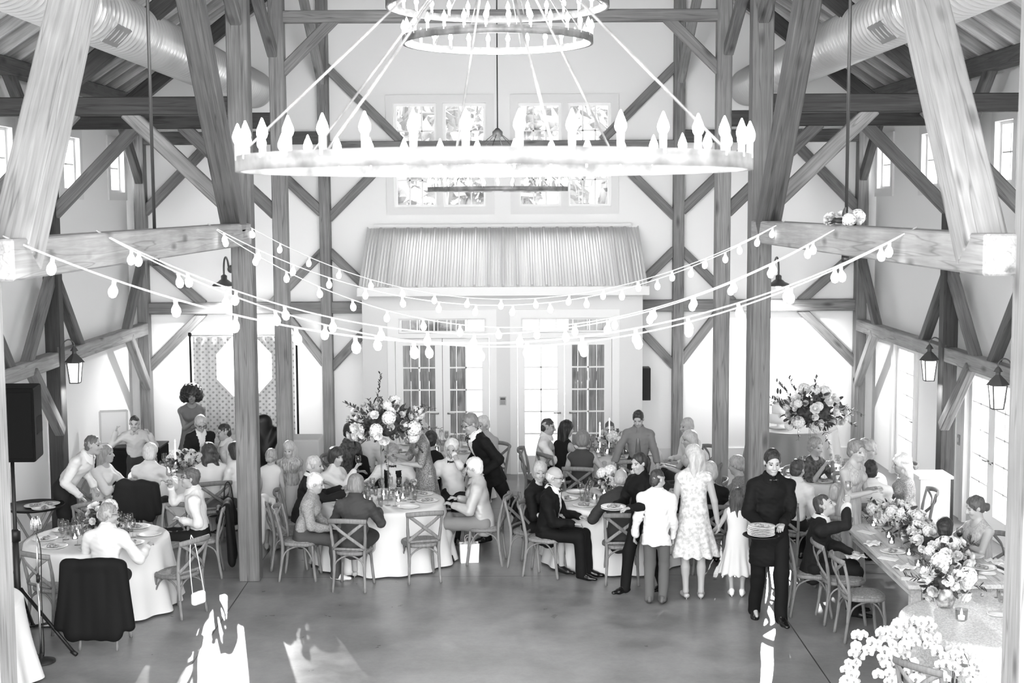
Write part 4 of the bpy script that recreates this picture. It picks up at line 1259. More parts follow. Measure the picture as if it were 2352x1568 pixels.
    if glasses:
        mb = MB()
        for q in (1, -1):
            c = H(.033*q, .104, .002)
            mb.tube([c+hx*.021*math.cos(t)+hz*.016*math.sin(t) for t in np.linspace(0, 2*PI, 13)[:-1]], .0028, 5, closed=True)
            mb.tube([H(.054*q, .1, .006), H(.08*q, .04, .006), H(.08*q, -.01, .004)], .0025, 5)
        mb.tube([H(-.012, .106, .004), H(.012, .106, .004)], .0025, 5)
        mb.build('spectacles', mat('spectacle_frame', 30, .3), root)
    fc = NB+fs_*.095*s-up*.015*s
    if neckwear and neckwear[0] == 'bow':
        mb = MB()
        for q in (1, -1): mb.tube([fc+fs_*.012, fc+fs_*.014+rs*.022*q, fc+fs_*.012+rs*.05*q], [.008, .016, .022], 8, flat=(.5, 1, tuple(up)))
        mb.ball(fc+fs_*.016, .012); mb.build('bow_tie', cloth(neckwear[1], 'satin'), root)
    elif neckwear and neckwear[0] == 'tie':
        mb = MB(); n_ = 8
        pts = []; w_ = []
        for k in range(n_):
            t = k/(n_-1); p = NB-up*(.03+.37*t)*s+fs_*s*(.078+.06*math.sin(min(1, t*1.3)*PI*.6)); pts.append(p); w_.append(.016+.022*t if k else .022)
        mb.tube(pts, w_, 8, flat=(1, .25, tuple(fs_))); mb.build('necktie', cloth(neckwear[1], 'satin'), root)
    if necklace:
        mb = MB()
        for k in range(22):
            t = PI*(k/21); mb.ball(NB+rs*.07*s*math.cos(t)+fs_*(.02+.075*math.sin(t))*s-up*(.01+.05*math.sin(t))*s, .0075, 6, 4)
        mb.build('pearl_necklace', mat('pearl', 240, .25), root)
    T = Matrix.Translation((base[0], base[1], 0)) @ Matrix.Rotation(th, 4, 'Z')
    wp = lambda p: np.array(T @ Vector(p))
    info = dict(root=root, HC=wp(HC), NB=wp(NB), WR=[wp(w) for w in WR], PALM=[wp(WR[i]+nrm(WR[i]-EL[i])*.1*s) for i in (0, 1)], EL=[wp(e) for e in EL], base=np.array(base), H=lambda x, y, z: wp(H(x, y, z)), KN=[wp(k) for k in KN], fw=np.array((-s_, c_, 0)), rt=np.array((c_, s_, 0)), SH=[wp(x) for x in SH])
    return info
# ================================================================== furniture
M_chair = wood_mat('chair_wood', 122, .1, knots=False, axis=2, scale=1.5)
M_seat = mat('woven_seat', 134, rough=.85, bump=.6, bscale=120, var=.06, vscale=50)
def make_chair():
    t = thing('dining_chair', 'x', 'chair', (0, 0, 0), 0, 'cross-back wooden dining chairs')
    mb = MB()
    out = [(.2*math.copysign(abs(math.cos(a))**.7, math.cos(a))*(1.05 if math.sin(a) > 0 else .93), .2*math.copysign(abs(math.sin(a))**.7, math.sin(a)), 0) for a in np.linspace(0, 2*PI, 37)[:-1]]
    mb.tube([(x, y, .445) for x, y, z in out], .021, 8, closed=True, flat=(.9, 1.15, (0, 0, 1))); mb.build('seat_frame', M_chair, t)
    mb = MB(); n = len(out); vs = []; fs = []
    for k, (sc, z) in enumerate(((.97, .445), (.98, .462), (.88, .474), (.5, .478))): vs += [(x*sc, y*sc, z) for x, y, _ in out]
    for k in range(3):
        for i in range(n): fs.append((k*n+i, k*n+(i+1) % n, (k+1)*n+(i+1) % n, (k+1)*n+i))
    fs.append(tuple(3*n+i for i in range(n))); mb.add(vs, fs); mb.build('woven_seat', M_seat, t)
    for q in (-1, 1):
        mb = MB(); mb.tube(bez([(q*.19, -.235, 0), (q*.178, -.2, .25), (q*.178, -.19, .44), (q*.195, -.215, .64), (q*.205, -.265, .85)], 5), [.016]*5+[.019]*11+[.016]*5, 8); mb.build('back_post', M_chair, t)
        mb = MB(); mb.tube(bez([(q*.195, .2, 0), (q*.178, .175, .2), (q*.165, .16, .43)], 5), .0175, 8); mb.build('front_leg', M_chair, t)
        mb = MB(); mb.tube(bez([(q*.186, -.21, .2), (q*.18, -.15, .36), (q*.17, 0, .42), (q*.175, .1, .37), (q*.182, .185, .2)], 5), .01, 6); mb.build('bentwood_brace', M_chair, t)
    mb = MB(); mb.tube(bez([(-.183, -.212, .21), (-.15, -.2, .35), (0, -.19, .425), (.15, -.2, .35), (.183, -.212, .21)], 5), .01, 6); mb.build('bentwood_brace', M_chair, t)
    mb = MB(); mb.tube(bez([(-.183, .185, .21), (-.15, .175, .35), (0, .17, .425), (.15, .175, .35), (.183, .185, .21)], 5), .01, 6); mb.build('bentwood_brace', M_chair, t)
    mb = MB(); mb.tube(bez([(-.222, -.262, .835), (-.12, -.315, .85), (0, -.33, .855), (.12, -.315, .85), (.222, -.262, .835)], 6), .03, 8, flat=(.45, 1, (0, 0, 1))); mb.build('top_rail', M_chair, t)
    mb = MB(); mb.tube(bez([(-.185, -.205, .5), (0, -.225, .505), (.185, -.205, .5)], 6), .016, 8, flat=(.6, 1, (0, 0, 1))); mb.build('lower_rail', M_chair, t)
    for q in (-1, 1):
        mb = MB(); mb.tube(bez([(q*-.19, -.208, .51), (q*-.09, -.255+q*.006, .6), (0, -.272+q*.008, .67), (q*.09, -.295, .745), (q*.2, -.272, .83)], 6), .02, 8, flat=(.38, 1, (0, 0, 1))); mb.build('cross_slat', M_chair, t)
    return t
CHAIR0 = make_chair(); _cu = [False]
def chair(pos, face, label):
    """pos: floor point under the seat; face: which way a sitter would look (0 camera, 90 right, 180 away)"""
    rz = PI+math.radians(face)
    if not _cu[0]:
        _cu[0] = True; CHAIR0.location = (pos[0], pos[1], 0); CHAIR0.rotation_euler = (0, 0, rz); CHAIR0['label'] = label; return CHAIR0
    return dup(CHAIR0, (pos[0], pos[1], 0), rz, label)

M_linen = mat('white_linen', 212, rough=.85, spec=.1, bump=.08, bscale=80)
def round_table(label, c, r=.76, h=.76, floor=.02, folds=15, seed=0, m=None, spread=.12, group=None):
    t = thing('round_table', label, 'table', (c[0], c[1], 0), 0, group)
    rg = random.Random(seed); ph = [rg.uniform(0, 6.3) for _ in range(5)]
    prof = [(.0, h), (r*.5, h), (r*.93, h), (r*.985, h-.004), (r, h-.018), (r*1.01, h-.06)]
    for k in range(1, 9): prof.append((r*1.01+spread*(k/8)**1.2, h-.06-(h-.06-floor)*k/8))
    def wob(a, i):
        if i < 5: return 1
        k = (i-4)/9
        return 1+k*.05*(math.sin(a*folds+ph[0])+.6*math.sin(a*(folds-6)+ph[1])+.5*math.sin(a*5+ph[2]))*.75
    mb = MB(); mb.lathe(prof, 150, cap=False, wob=wob); mb.build('tablecloth', m or M_linen, t)
    mb = MB(); mb.lathe([(0, h-.03), (r-.02, h-.03), (r-.02, h-.006), (0, h-.006)], 40); mb.lathe([(.3, 0), (.3, .03), (.04, .06), (.04, h-.03)], 16); mb.build('tabletop', M_beam, t)
    return t

# ------------------------------------------------------------------ tableware
M_gl = glass_mat('table_glass', .9, 1.9)
M_wine = mat('red_wine', 30, .1, spec=.6)
M_china = mat('white_china', 240, rough=.25, spec=.5)
M_food = mat('mixed_food', 105, rough=.6, v2=165, vscale=40)
M_silver = mat('silver', 190, .25, 1.0)
def proto_lathe(name, prof, n, m): return me_lathe(name, prof, n, m)
ME_WG = me_lathe('wine_glass', [(.034, 0), (.033, .003), (.006, .008), (.0045, .02), (.0045, .085), (.012, .097), (.03, .115), (.038, .14), (.037, .165), (.031, .205), (.0295, .205), (.035, .165), (.036, .14), (.028, .117), (.002, .1)], 14, M_gl)
ME_TG = me_lathe('water_glass', [(.028, 0), (.034, .11), (.0325, .11), (.0268, .006), (0, .006)], 12, M_gl)
ME_FL = me_lathe('champagne_flute', [(.032, 0), (.03, .003), (.005, .008), (.004, .09), (.012, .11), (.024, .16), (.022, .23), (.0205, .23), (.022, .16), (.002, .112)], 12, M_gl)
ME_WINE = me_lathe('wine', [(0, .102), (.026, .118), (.034, .138), (.0345, .15), (0, .15)], 14, M_wine)
ME_PLATE = me_lathe('plate', [(0, 0), (.085, 0), (.1, .006), (.14, .017), (.139, .02), (.098, .011), (.083, .005), (0, .005)], 28, M_china)
ME_SPLATE = me_lathe('side_plate', [(0, 0), (.055, 0), (.085, .012), (.084, .015), (.054, .005), (0, .005)], 20, M_china)
def food_mesh(seed):
    rg = random.Random(seed); mb = MB()
    for k in range(9):
        a = rg.uniform(0, 6.3); r = rg.uniform(0, .065)
        mb.ball((r*math.cos(a), r*math.sin(a), .012+rg.uniform(0, .008)), (rg.uniform(.015, .035), rg.uniform(.012, .025), rg.uniform(.008, .018)), 7, 5)
    return mb.mesh('food', M_food)
ME_FOOD = [food_mesh(k) for k in range(4)]
M_vot = glass_mat('votive_glass', .8, 1.2)
M_cflame = emit_mat('candle_flame', 22.0)
ME_VOT = me_lathe('votive_cup', [(.025, 0), (.034, .01), (.037, .07), (.035, .07), (.031, .012), (0, .01)], 12, M_vot)
ME_WAX = me_lathe('wax', [(.018, .01), (.02, .03), (0, .032)], 10, mat('votive_wax_glow', 240, .5, emit=2.5))  # wax emission stands in for the flame's glow inside the cup
ME_FLAME = me_lathe('flame', [(.001, 0), (.006, .008), (.007, .016), (.003, .03), (.0005, .04)], 8, M_cflame)
def small(name, me, label, cat, loc, group, rotz=0, kids=()):
    o = link_mesh(name, me, None, loc); o.rotation_euler = (0, 0, rotz); tag(o, label, cat, group)
    for kn, km, kz in kids: link_mesh(kn, km, o, (0, 0, kz))
    return o
def votive(loc, label, group): return small('votive_candle', ME_VOT, label, 'candle', loc, group, 0, (('wax', ME_WAX, 0), ('flame', ME_FLAME, .032)))
def taper(loc, label, group, h=.28):
    t = thing('taper_candle', label, 'candle', loc, 0, group)
    mb = MB(); mb.lathe([(.045, 0), (.04, .008), (.01, .015), (.008, .05), (.016, .06), (.015, .08)], 12); mb.build('candlestick', M_silver, t)
    mb = MB(); mb.lathe([(.011, .07), (.0095, .07+h), (0, .07+h)], 10); mb.build('candle', mat('candle_wax_glow', 240, .5, emit=.8), t)  # faint emission puts the candle's glow into the wax
    link_mesh('flame', ME_FLAME, t, (0, 0, .08+h))
def wineglass(loc, label, group, full=False, sc=1.0):
    o = small('wine_glass', ME_WG, label, 'glass', loc, group, random.uniform(0, 6), (('wine', ME_WINE, 0),) if full else ())
    o.scale = (sc,)*3; return o
def plate(loc, label, group, food=True):
    return small('dinner_plate', ME_PLATE, label, 'plate', loc, group, random.uniform(0, 6), (('food', random.choice(ME_FOOD), .004),) if food else ())
def napkin_mesh(seed):
    rg = random.Random(seed); mb = MB(); n = 12; vs = []; fs = []
    for i in range(n+1):
        for j in range(n+1):
            u, v = i/n-.5, j/n-.5
            vs.append((u*.2, v*.15, .012+.012*math.sin(u*9+seed)*math.cos(v*7+seed*2)+.008*math.sin(u*17+v*13)))
    for i in range(n):
        for j in range(n): a = i*(n+1)+j; fs.append((a, a+1, a+n+2, a+n+1))
    mb.add(vs, fs); k = len(mb.v)
    return mb
def napkin(loc, label, rotz, group=None, seed=1):
    mb = napkin_mesh(seed); o = mb.build('napkin', M_linen, None, loc); o.rotation_euler = (0, 0, rotz)
    s = o.modifiers.new('thick', 'SOLIDIFY'); s.thickness = .008
    return tag(o, label, 'napkin', group)
def card(loc, label, rotz, group=None, size=(.1, .2)):
    mb = MB(); mb.cbox((0, 0, .0015), (size[0], size[1], .003)); o = mb.build('menu_card', mat('card_white', 244, .7), None, loc); o.rotation_euler = (0, 0, rotz)
    return tag(o, label, 'card', group)

def set_round(c, where, n=8, skip=(), a0=0, h=.762, r=.76, seed=0):
    rg = random.Random(seed)
    gw, gp, gt, gv = ('wine glasses on %s' % where, 'dinner plates on %s' % where, 'water glasses on %s' % where, 'votive candles on %s' % where)
    for k in range(n):
        a = a0+2*PI*k/n+rg.uniform(-.06, .06)
        P = lambda rr, da: (c[0]+rr*math.cos(a+da), c[1]+rr*math.sin(a+da), h)
        if k not in skip: plate(P(r-.2, 0), 'white dinner plate with leftover food on %s' % where, gp, rg.random() < .75)
        wineglass(P(r-.36, -.2), 'clear stemmed wine glass on %s' % where, gw)
        if rg.random() < .7: small('water_glass', ME_TG, 'clear water tumbler on %s' % where, 'glass', P(r-.37, .2), gt)
        if rg.random() < .55: small('champagne_flute', ME_FL, 'tall champagne flute on %s' % where, 'glass', P(r-.44, .0), 'champagne flutes on %s' % where)
        rr = rg.uniform(.24, r-.38); da = rg.uniform(0, 2*PI/n)
        wineglass(P(rr, da), 'clear stemmed wine glass on %s' % where, gw, False, rg.uniform(.9, 1.05))
        if rg.random() < .6: small('water_glass', ME_TG, 'clear water tumbler on %s' % where, 'glass', P(rg.uniform(.24, r-.4), da+.25), gt)
        if k % 3 < 2: votive(P(.24, .3), 'small glass votive candle glowing on %s' % where, gv)

# ------------------------------------------------------------------ flowers
M_petal = mat('white_petal', 224, rough=.6, spec=.1); M_petal2 = mat('pale_petal', 192, rough=.6, spec=.1)
M_leaf = mat('dark_leaf', 62, rough=.45, var=.08, vscale=20); M_leaf2 = mat('mid_leaf', 105, rough=.5, var=.08, vscale=20)
def petal(mb, M, L, w, cup, n=4):
    vs = []; fs = []
    for i in range(n+1):
        t = i/n; wd = w*math.sin(PI*(.12+.8*t))**.7
        for j in (-1, -.5, 0, .5, 1):
            vs.append(tuple(M @ Vector((j*wd, L*t, cup*L*t*t+.18*wd*abs(j)**2*1.2))))
    for i in range(n):
        for j in range(4): a = i*5+j; fs.append((a, a+1, a+6, a+5))
    mb.add(vs, fs)
def rose_mesh(name, m, seed, R=.05):
    rg = random.Random(seed); mb = MB()
    for ring, (cnt, tilt, L, w) in enumerate(((3, 82, .55, .3), (5, 66, .75, .42), (6, 46, .95, .5), (7, 22, 1.05, .52), (7, 2, 1.0, .5))):
        for k in range(cnt):
            a = 2*PI*k/cnt+ring*.5+rg.uniform(-.1, .1)
            M = Matrix.Rotation(a, 4, 'Z') @ Matrix.Translation((0, R*.08, R*(.12-.05*ring))) @ Matrix.Rotation(math.radians(tilt+rg.uniform(-6, 6)), 4, 'X')
            petal(mb, M, R*L, R*w, .35 if ring > 1 else -.2, 4)
    mb.ball((0, 0, R*.05), R*.3, 7, 5)
    return mb.mesh(name, m)
def hydra_mesh(name, m, seed, R=.075):
    rg = np.random.default_rng(seed); mb = MB()
    for k in range(60):
        z = 1-1.45*(k+.5)/60; a = k*2.39996; q = math.sqrt(max(0, 1-z*z)); d = np.array((q*math.cos(a), q*math.sin(a), z))
        B = Vector(d*R*rg.uniform(.9, 1.03)); rot = Vector(d).to_track_quat('Z', 'Y').to_matrix().to_4x4()
        for p in range(4):
            M = Matrix.Translation(B) @ rot @ Matrix.Rotation(p*PI/2+k, 4, 'Z')
            petal(mb, M, R*.24, R*.14, .1, 2)
    mb.ball((0, 0, 0), R*.86, 10, 7)
    return mb.mesh(name, m)
ME_BLOOM = [rose_mesh('blossom', M_petal, 1), rose_mesh('blossom', M_petal2, 2, .045), hydra_mesh('blossom', M_petal, 3), rose_mesh('blossom', M_petal, 4, .058)]
def leaves_mesh(seed, n, fn, L=.07, m=None):
    rg = np.random.default_rng(seed); mb = MB()
    for k in range(n):
        p, d = fn(rg)
        rot = Vector(nrm(d)).to_track_quat('Y', 'Z').to_matrix().to_4x4()
        M = Matrix.Translation(Vector(p)) @ rot @ Matrix.Rotation(rg.uniform(0, 6.3), 4, 'Y')
        petal(mb, M, L*rg.uniform(.7, 1.3), L*.24, rg.uniform(-.3, .3), 4)
    return mb
def sprig(mb, p, d, L, rg, leaf=.04):
    p = np.array(p, float); d = nrm(d); pts = [p]
    for k in range(6): d = nrm(d+rg.normal(size=3)*.12+np.array((0, 0, -.04))); pts.append(pts[-1]+d*L/6)
    mb.tube(pts, .0022, 5)
    for k in range(13):
        t = 1+k*5/13; i = int(t); q = pts[i]+(pts[min(i+1, 6)]-pts[i])*(t-i); sd = nrm(np.cross(pts[min(i+1, 6)]-pts[i], rg.normal(size=3)))
        rot = Vector(nrm(sd+nrm(pts[min(i+1, 6)]-pts[i])*.8)).to_track_quat('Y', 'Z').to_matrix().to_4x4()
        petal(mb, Matrix.Translation(Vector(q)) @ rot, leaf, leaf*.22, .1, 3)
def bouquet(label, loc, rad, n, seed, vase=None, sprigs=4, group=None, stand=0, big=1.0, name='flower_arrangement', leafn=90, flat=.75, lo=-.35):
    """blossoms spread over an ellipsoid rad about loc, greenery between, in a vase or on a stand down to the table"""
    t = thing(name, label, 'flowers', loc, 0, group); rg = np.random.default_rng(seed)
    rad = np.array(rad if hasattr(rad, '__len__') else (rad, rad, rad*flat), float)
    def fn(r):
        u = nrm(r.normal(size=3)); u[2] = max(u[2], lo); return u*rad*r.uniform(.45, .95), u+r.normal(size=3)*.5
    mb = leaves_mesh(seed, leafn, fn, .085*big); mb.cur = 0; mb.ball((0, 0, 0), rad*.55, 12, 8)
    for k in range(sprigs):
        u = nrm(rg.normal(size=3)*np.array((1, 1, .6))+np.array((0, 0, .25))); sprig(mb, u*rad*.85, u, rad.max()*rg.uniform(.6, 1.05), rg, .05*big)
    mb.build('foliage', M_leaf, t)
    for k in range(n):
        z = 1-(1-lo)*(k+.5)/n; a = k*2.39996+seed; q = math.sqrt(max(0, 1-z*z)); u = np.array((q*math.cos(a), q*math.sin(a), z))
        u = nrm(u+rg.normal(size=3)*.18)
        o = link_mesh('blossom', ME_BLOOM[int(rg.integers(0, 4))], t, u*rad*rg.uniform(.72, 1.08))
        o.rotation_mode = 'QUATERNION'; o.rotation_quaternion = Vector(u).to_track_quat('Z', 'Y'); sc = big*rg.uniform(.75, 1.25); o.scale = (sc,)*3
    if stand:
        mb = MB()
        for k in range(4): a = PI/4+k*PI/2; mb.tube([(.06*math.cos(a), .06*math.sin(a), -rad[2]*.4), (.06*math.cos(a), .06*math.sin(a), -stand+.02)], .008, 6)
        mb.cbox((0, 0, -stand+.012), (.2, .2, .02)); mb.cbox((0, 0, -rad[2]*.45), (.2, .2, .015))
        mb.build('clear_stand', glass_mat('acrylic', .86, 1.6), t)
    if vase:
        r, h = vase; mb = MB(); mb.lathe([(r*.7, -h), (r, -h*.6), (r*.95, -h*.2), (r*.8, 0), (r*.9, .01), (r*.78, 0), (r*.9, -h*.6), (0, -h+.01)], 16); mb.build('vase', mat('mottled_glass_vase', 170, .25, .3, var=.18, vscale=18), t)
    return t
# ================================================================== tables
T1, T2, T3, T4, T5, T6, T7 = (-4.51, 15.04), (-4.42, 18.87), (-1.49, 16.9), (1.36, 16.9), (1.6, 20.2), (4.4, 18.35), (-1.02, 20.54)
NM = {1: 'the round table near the black loudspeaker', 2: 'the round table in the far left aisle', 3: 'the round table left of centre', 4: 'the round table right of centre in front',
      5: 'the far round table before the right French doors', 6: 'the round table in the right aisle', 7: 'the far round table behind the tall bouquet'}
for k, c in ((1, T1), (2, T2), (3, T3), (4, T4), (5, T5), (6, T6), (7, T7)):
    round_table('white-clothed '+NM[k][4:], c, r=.78 if k == 1 else .76, seed=k)
    set_round(c, NM[k], n=8 if k not in (7,) else 6, seed=k, a0=.2*k, h=.764)
bouquet('low bouquet of white flowers with dark leaves on %s' % NM[1], (T1[0]+.02, T1[1]+.12, .93), (.2, .2, .15), 22, 11, vase=(.07, .12))
bouquet('tall white bouquet on a clear stand rising from %s' % NM[3], (T3[0]+.02, T3[1], 1.72), (.45, .38, .29), 60, 12, sprigs=16, stand=.95, leafn=260, lo=-.6)
bouquet('low white bouquet at the middle of %s' % NM[4], (T4[0]+.06, T4[1]+.15, .93), (.24, .2, .15), 26, 13, vase=(.07, .12))
bouquet('low pale bouquet between candles on %s' % NM[5], (T5[0]+.05, T5[1], .92), (.24, .24, .14), 26, 14, vase=(.07, .12))
bouquet('low white bouquet among the glasses on %s' % NM[2], (T2[0], T2[1], .9), (.2, .2, .13), 20, 15, vase=(.06, .1))
p = aty(1868, 945, 18.45)
bouquet('tall white bouquet on a clear stand in the right aisle', (p[0], 18.45, p[2]), (.42, .36, .3), 54, 16, sprigs=14, stand=p[2]-.764, leafn=260, lo=-.6)
for q, (dx, h) in enumerate(((-.12, .34), (.02, .4))): taper((T5[0]+dx-.05, T5[1]-.12, .764), 'tall white taper candle on %s, %s' % (NM[5], ('the shorter', 'the taller')[q]), 'taper candles on the far round table', h)
taper((T2[0]-.1, T2[1]-.1, .764), 'tall white taper candle on %s' % NM[2], None, .34)

# ================================================================== people and the chairs they sit on
def sit(who, head, face, chairlab=True, **k):
    i = person(who, head=head, face=face, pose='sit', **k)
    if chairlab:
        f = i['fw']; b = i['base']-f[:2]*.02
        chair(b, face, 'cross-back chair under the '+(chairlab if isinstance(chairlab, str) else who.split(', ')[0]))
    return i
def stand(who, foot, head, face, **k):
    b = at(foot[0], foot[1], 0)[:2]
    if 's' not in k: k['s'] = max(.55, aty(head[0], head[1], b[1])[2]/1.6)
    return person(who, base=b, face=face, pose='stand', **k)
def hold(i, hand, kind='wine', full=False, lab='', dz=-.02):
    p = i['PALM'][hand]; wineglass((p[0], p[1], p[2]-.12+dz), lab, None, full)

# --- left front table
p10 = sit('man in glasses, white shirt and grey tie, drinking', (437, 1098), -82, 'man drinking from a glass', top=('shirt', 240), neckwear=('tie', 140), bottom=('trousers', 26), glasses=True, hp=-12, hy=-5, rh=(.02, .33, 1.1), lh=(-.12, .2, .72), hair=('short', 85), rpole=(.4, .3, -.9), legs={'la': (-.1, .4, .085)})
hold(p10, 0, lab='small glass lifted by the man in glasses', dz=.06)
p11 = sit('grey-haired man in a white shirt, seen from behind at the front left table', (249, 1180), 172, None, top=('shirt', 242), hair=('crop', 135), hy=45, lean=10, rh=(.36, .28, .8), lh=(-.2, .36, .8), glasses=True, bottom=('trousers', 40))
c = chair(at(240, 1375, .46)[:2], 178, 'chair hung with a large black jacket at the front left table')
p11c = c
ch_empty_l = chair(at(128, 1342, .46)[:2], 150, 'empty cross-back chair beside the microphone stand')
ch_purse = chair(at(408, 1312, .46)[:2], -122, 'empty chair with a white purse hanging on its back')
chair((T1[0]-.35, T1[1]+1.0), 20, 'empty chair on the far side of the front left table, by the bouquet')
chair((T1[0]+.5, T1[1]+.95), -25, 'empty chair on the far side of the front left table, before the dark jacket')
# --- far left table
p1 = person('man with short hair leaning on a chair, white shirt, at the left wall', head=(214, 1022), face=80, pose='stand', s=1.0, lean=38, hp=0, hy=-5, top=('shirt', 242), hair=('crop', 92), rh=(.18, .3, .86), lh=(-.2, .3, .9), bottom=('trousers', 40))
p2 = sit('woman with long fair hair in a white top, looking right', (244, 1042), 75, sex='f', top=('tee', 242, 'cotton', 1.3), hair=('long', 140), hp=-4, rh=(.1, .4, .84), lh=(-.15, .42, .86), bottom=('skirt', 236), skin=200)
p3 = person('boy in a pale shirt holding both hands up', head=(309, 972), face=8, pose='stand', s=.8, top=('shirt', 212), hair=('crop', 48), rh=(.26, .14, 1.18), lh=(-.22, .2, 1.14), bottom=('trousers', 60), rpole=(.6, 0, -1), lpole=(-.6, 0, -1), neckwear=('bow', 190))
p4 = sit('white-haired man in a white shirt with his back turned, far left table', (346, 1040), 170, top=('shirt', 244), hair=('pixie', 205), lean=8, bottom=('trousers', 40), lh=(-.15, .4, .8), rh=(.2, .4, .8))
p5 = person('woman with a large dark afro in a grey dress', head=(440, 908), face=20, pose='stand', s=.98, sex='f', skin=150, top=('dress', 128), bottom=('hem', .5), hair=('afro', 34), rh=(-.02, .24, 1.2), lh=(-.05, .22, 1.12), hp=10, hy=5)
p6 = person('fair-haired boy in glasses, dark suit and pale tie, head bowed', head=(461, 973), face=28, pose='stand', s=.84, lean=12, top=('jacket', 26), hair=('pixie', 168), glasses=True, hp=22, neckwear=('tie', 200), bottom=('trousers', 26))
p7 = sit('young man with dark hair, white shirt and dark tie, turned left', (514, 992), -65, top=('shirt', 240), neckwear=('tie', 95), hair=('crop', 50), bottom=('trousers', 40))
p8 = sit('woman with long dark curls in a white sweater, seen from behind', (481, 1038), -160, sex='f', top=('sweater', 236), hair=('curly', 58), bottom=('trousers', 120), rh=(.2, .4, .95), lean=8)
p9 = sit('woman with a dark bob in a white blouse, half hidden by the thick left post', (540, 1036), -128, sex='f', top=('tee', 242, 'cotton', 1.5), hair=('bob', 52), bottom=('skirt', 90), hp=5)
# --- centre left table
p12 = stand('little girl with a hair puff and braid in a pale dress, back turned', (625, 1262), (620, 1052), 175, sex='f', top=('dress', 226), bottom=('hem', .4), hair=('updo', 140), shoes=('shoe', 150), skin=190)
p13 = stand('girl with long fair hair and a headband in a striped dress', (668, 1240), (672, 1030), 10, sex='f', top=('tee', 215, 'stripe', .5), bottom=('skirt', 215, .35), hair=('long', 165), hy=20, hp=14, skin=206)
p14 = sit('grey-haired man in a dark suit, seated at the left of the bouquet table', (722, 1068), 95, 'grey-haired man in the dark suit', top=('jacket', 34), hair=('crop', 175), bottom=('trousers', 34), rh=(.14, .52, .84), lh=(-.16, .48, .84), hy=5, lean=12)
p15 = sit('elderly woman with short white hair in a knitted cardigan', (726, 1110), 88, sex='f', s=.95, top=('shirt', 172, 'knit'), hair=('pixie', 205), bottom=('trousers', 85), shoes=('shoe', 225), hp=14, lean=14, rh=(.08, .34, .62), lh=(-.08, .36, .62), skin=198)
p16 = sit('woman with a dark bob, white jacket and pearls, holding red wine', (772, 1048), 62, sex='f', top=('shirt', 238), hair=('bob', 50), necklace=True, bottom=('skirt', 40), rh=(-.02, .36, 1.02), lh=(-.2, .36, .82), hy=10)
hold(p16, 0, full=True, lab='glass of red wine raised by the woman with pearls', dz=.03)
p17 = sit('woman with a grey bob and dark jacket, back to the camera', (818, 1112), 172, sex='f', top=('blazer', 78), hair=('bob', 122), bottom=('skirt', 62, .3), shoes=('heel', 170), lean=12, lh=(-.2, .42, .82), rh=(.2, .4, .82))
p18 = sit('man in glasses with black vest and bow tie, behind the bouquet stand', (902, 1040), 0, zs=.5, top=('vest', 240), neckwear=('bow', 14), glasses=True, hair=('short', 150), hy=-28, bottom=('trousers', 22), rh=(.3, .34, .82), lh=(-.3, .34, .82))
p19 = sit('white-haired man in a white shirt and bow tie, hand over his mouth', (1038, 1030), -8, top=('shirt', 242), neckwear=('bow', 14), hair=('pixie', 220), rh=(.2, .32, .82), lh=(-.03, .17, 1.15), lpole=(-.6, .4, -.8), bottom=('trousers', 26), skin=206)
p20 = sit('elderly woman with short white hair in a shiny silver jacket', (1088, 1074), -98, sex='f', top=('blazer', 206, 'satin'), hair=('pixie', 214), bottom=('skirt', 150, .35), lean=8, rh=(.15, .34, .76), lh=(-.12, .36, .74), skin=202)
p21 = stand('man in a black tuxedo and glasses bending over the table in mid-step', (1128, 1248), (1085, 985), -62, s=1.04, lean=24, top=('jacket', 16), bottom=('trousers', 16), neckwear=('bow', 14), hair=('short', 118), glasses=True, hp=20, rh=(.24, .22, 1.0), lh=(-.24, .22, 1.0), legs={'ra': (.09, .02, .085), 'la': (-.1, -.5, .2), 'lt': 55})
p22 = person('woman in a sequinned grey dress standing beside the tall bouquet', head=(958, 978), face=-72, pose='stand', s=.97, sex='f', top=('dress', 150, 'sequin', .9), bottom=('hem', .45), hair=('updo', 170), rh=(.05, .4, 1.18), lh=(-.15, .35, 1.1), lean=8, skin=200)
p24 = sit('dark-haired man in a bold floral shirt, behind the bouquet', (806, 992), 60, s=1.04, top=('shirt', 60, 'floral'), hair=('short', 48), bottom=('trousers', 40))
p25 = sit('person in a white shirt partly hidden by the tall bouquet', (846, 985), 150, 'half-hidden diner in the white shirt', top=('shirt', 240), hair=('crop', 90), bottom=('trousers', 40))
p23 = sit('dark-haired woman in a black sleeveless dress, back turned, far table', (990, 1010), 175, sex='f', top=('top', 20), hair=('pixie', 36), bottom=('skirt', 22), skin=196)
p26 = sit('grey-haired guest at the far table, mostly hidden behind the tuxedo', (1108, 975), -40, top=('shirt', 190), hair=('pixie', 190), bottom=('trousers', 60))
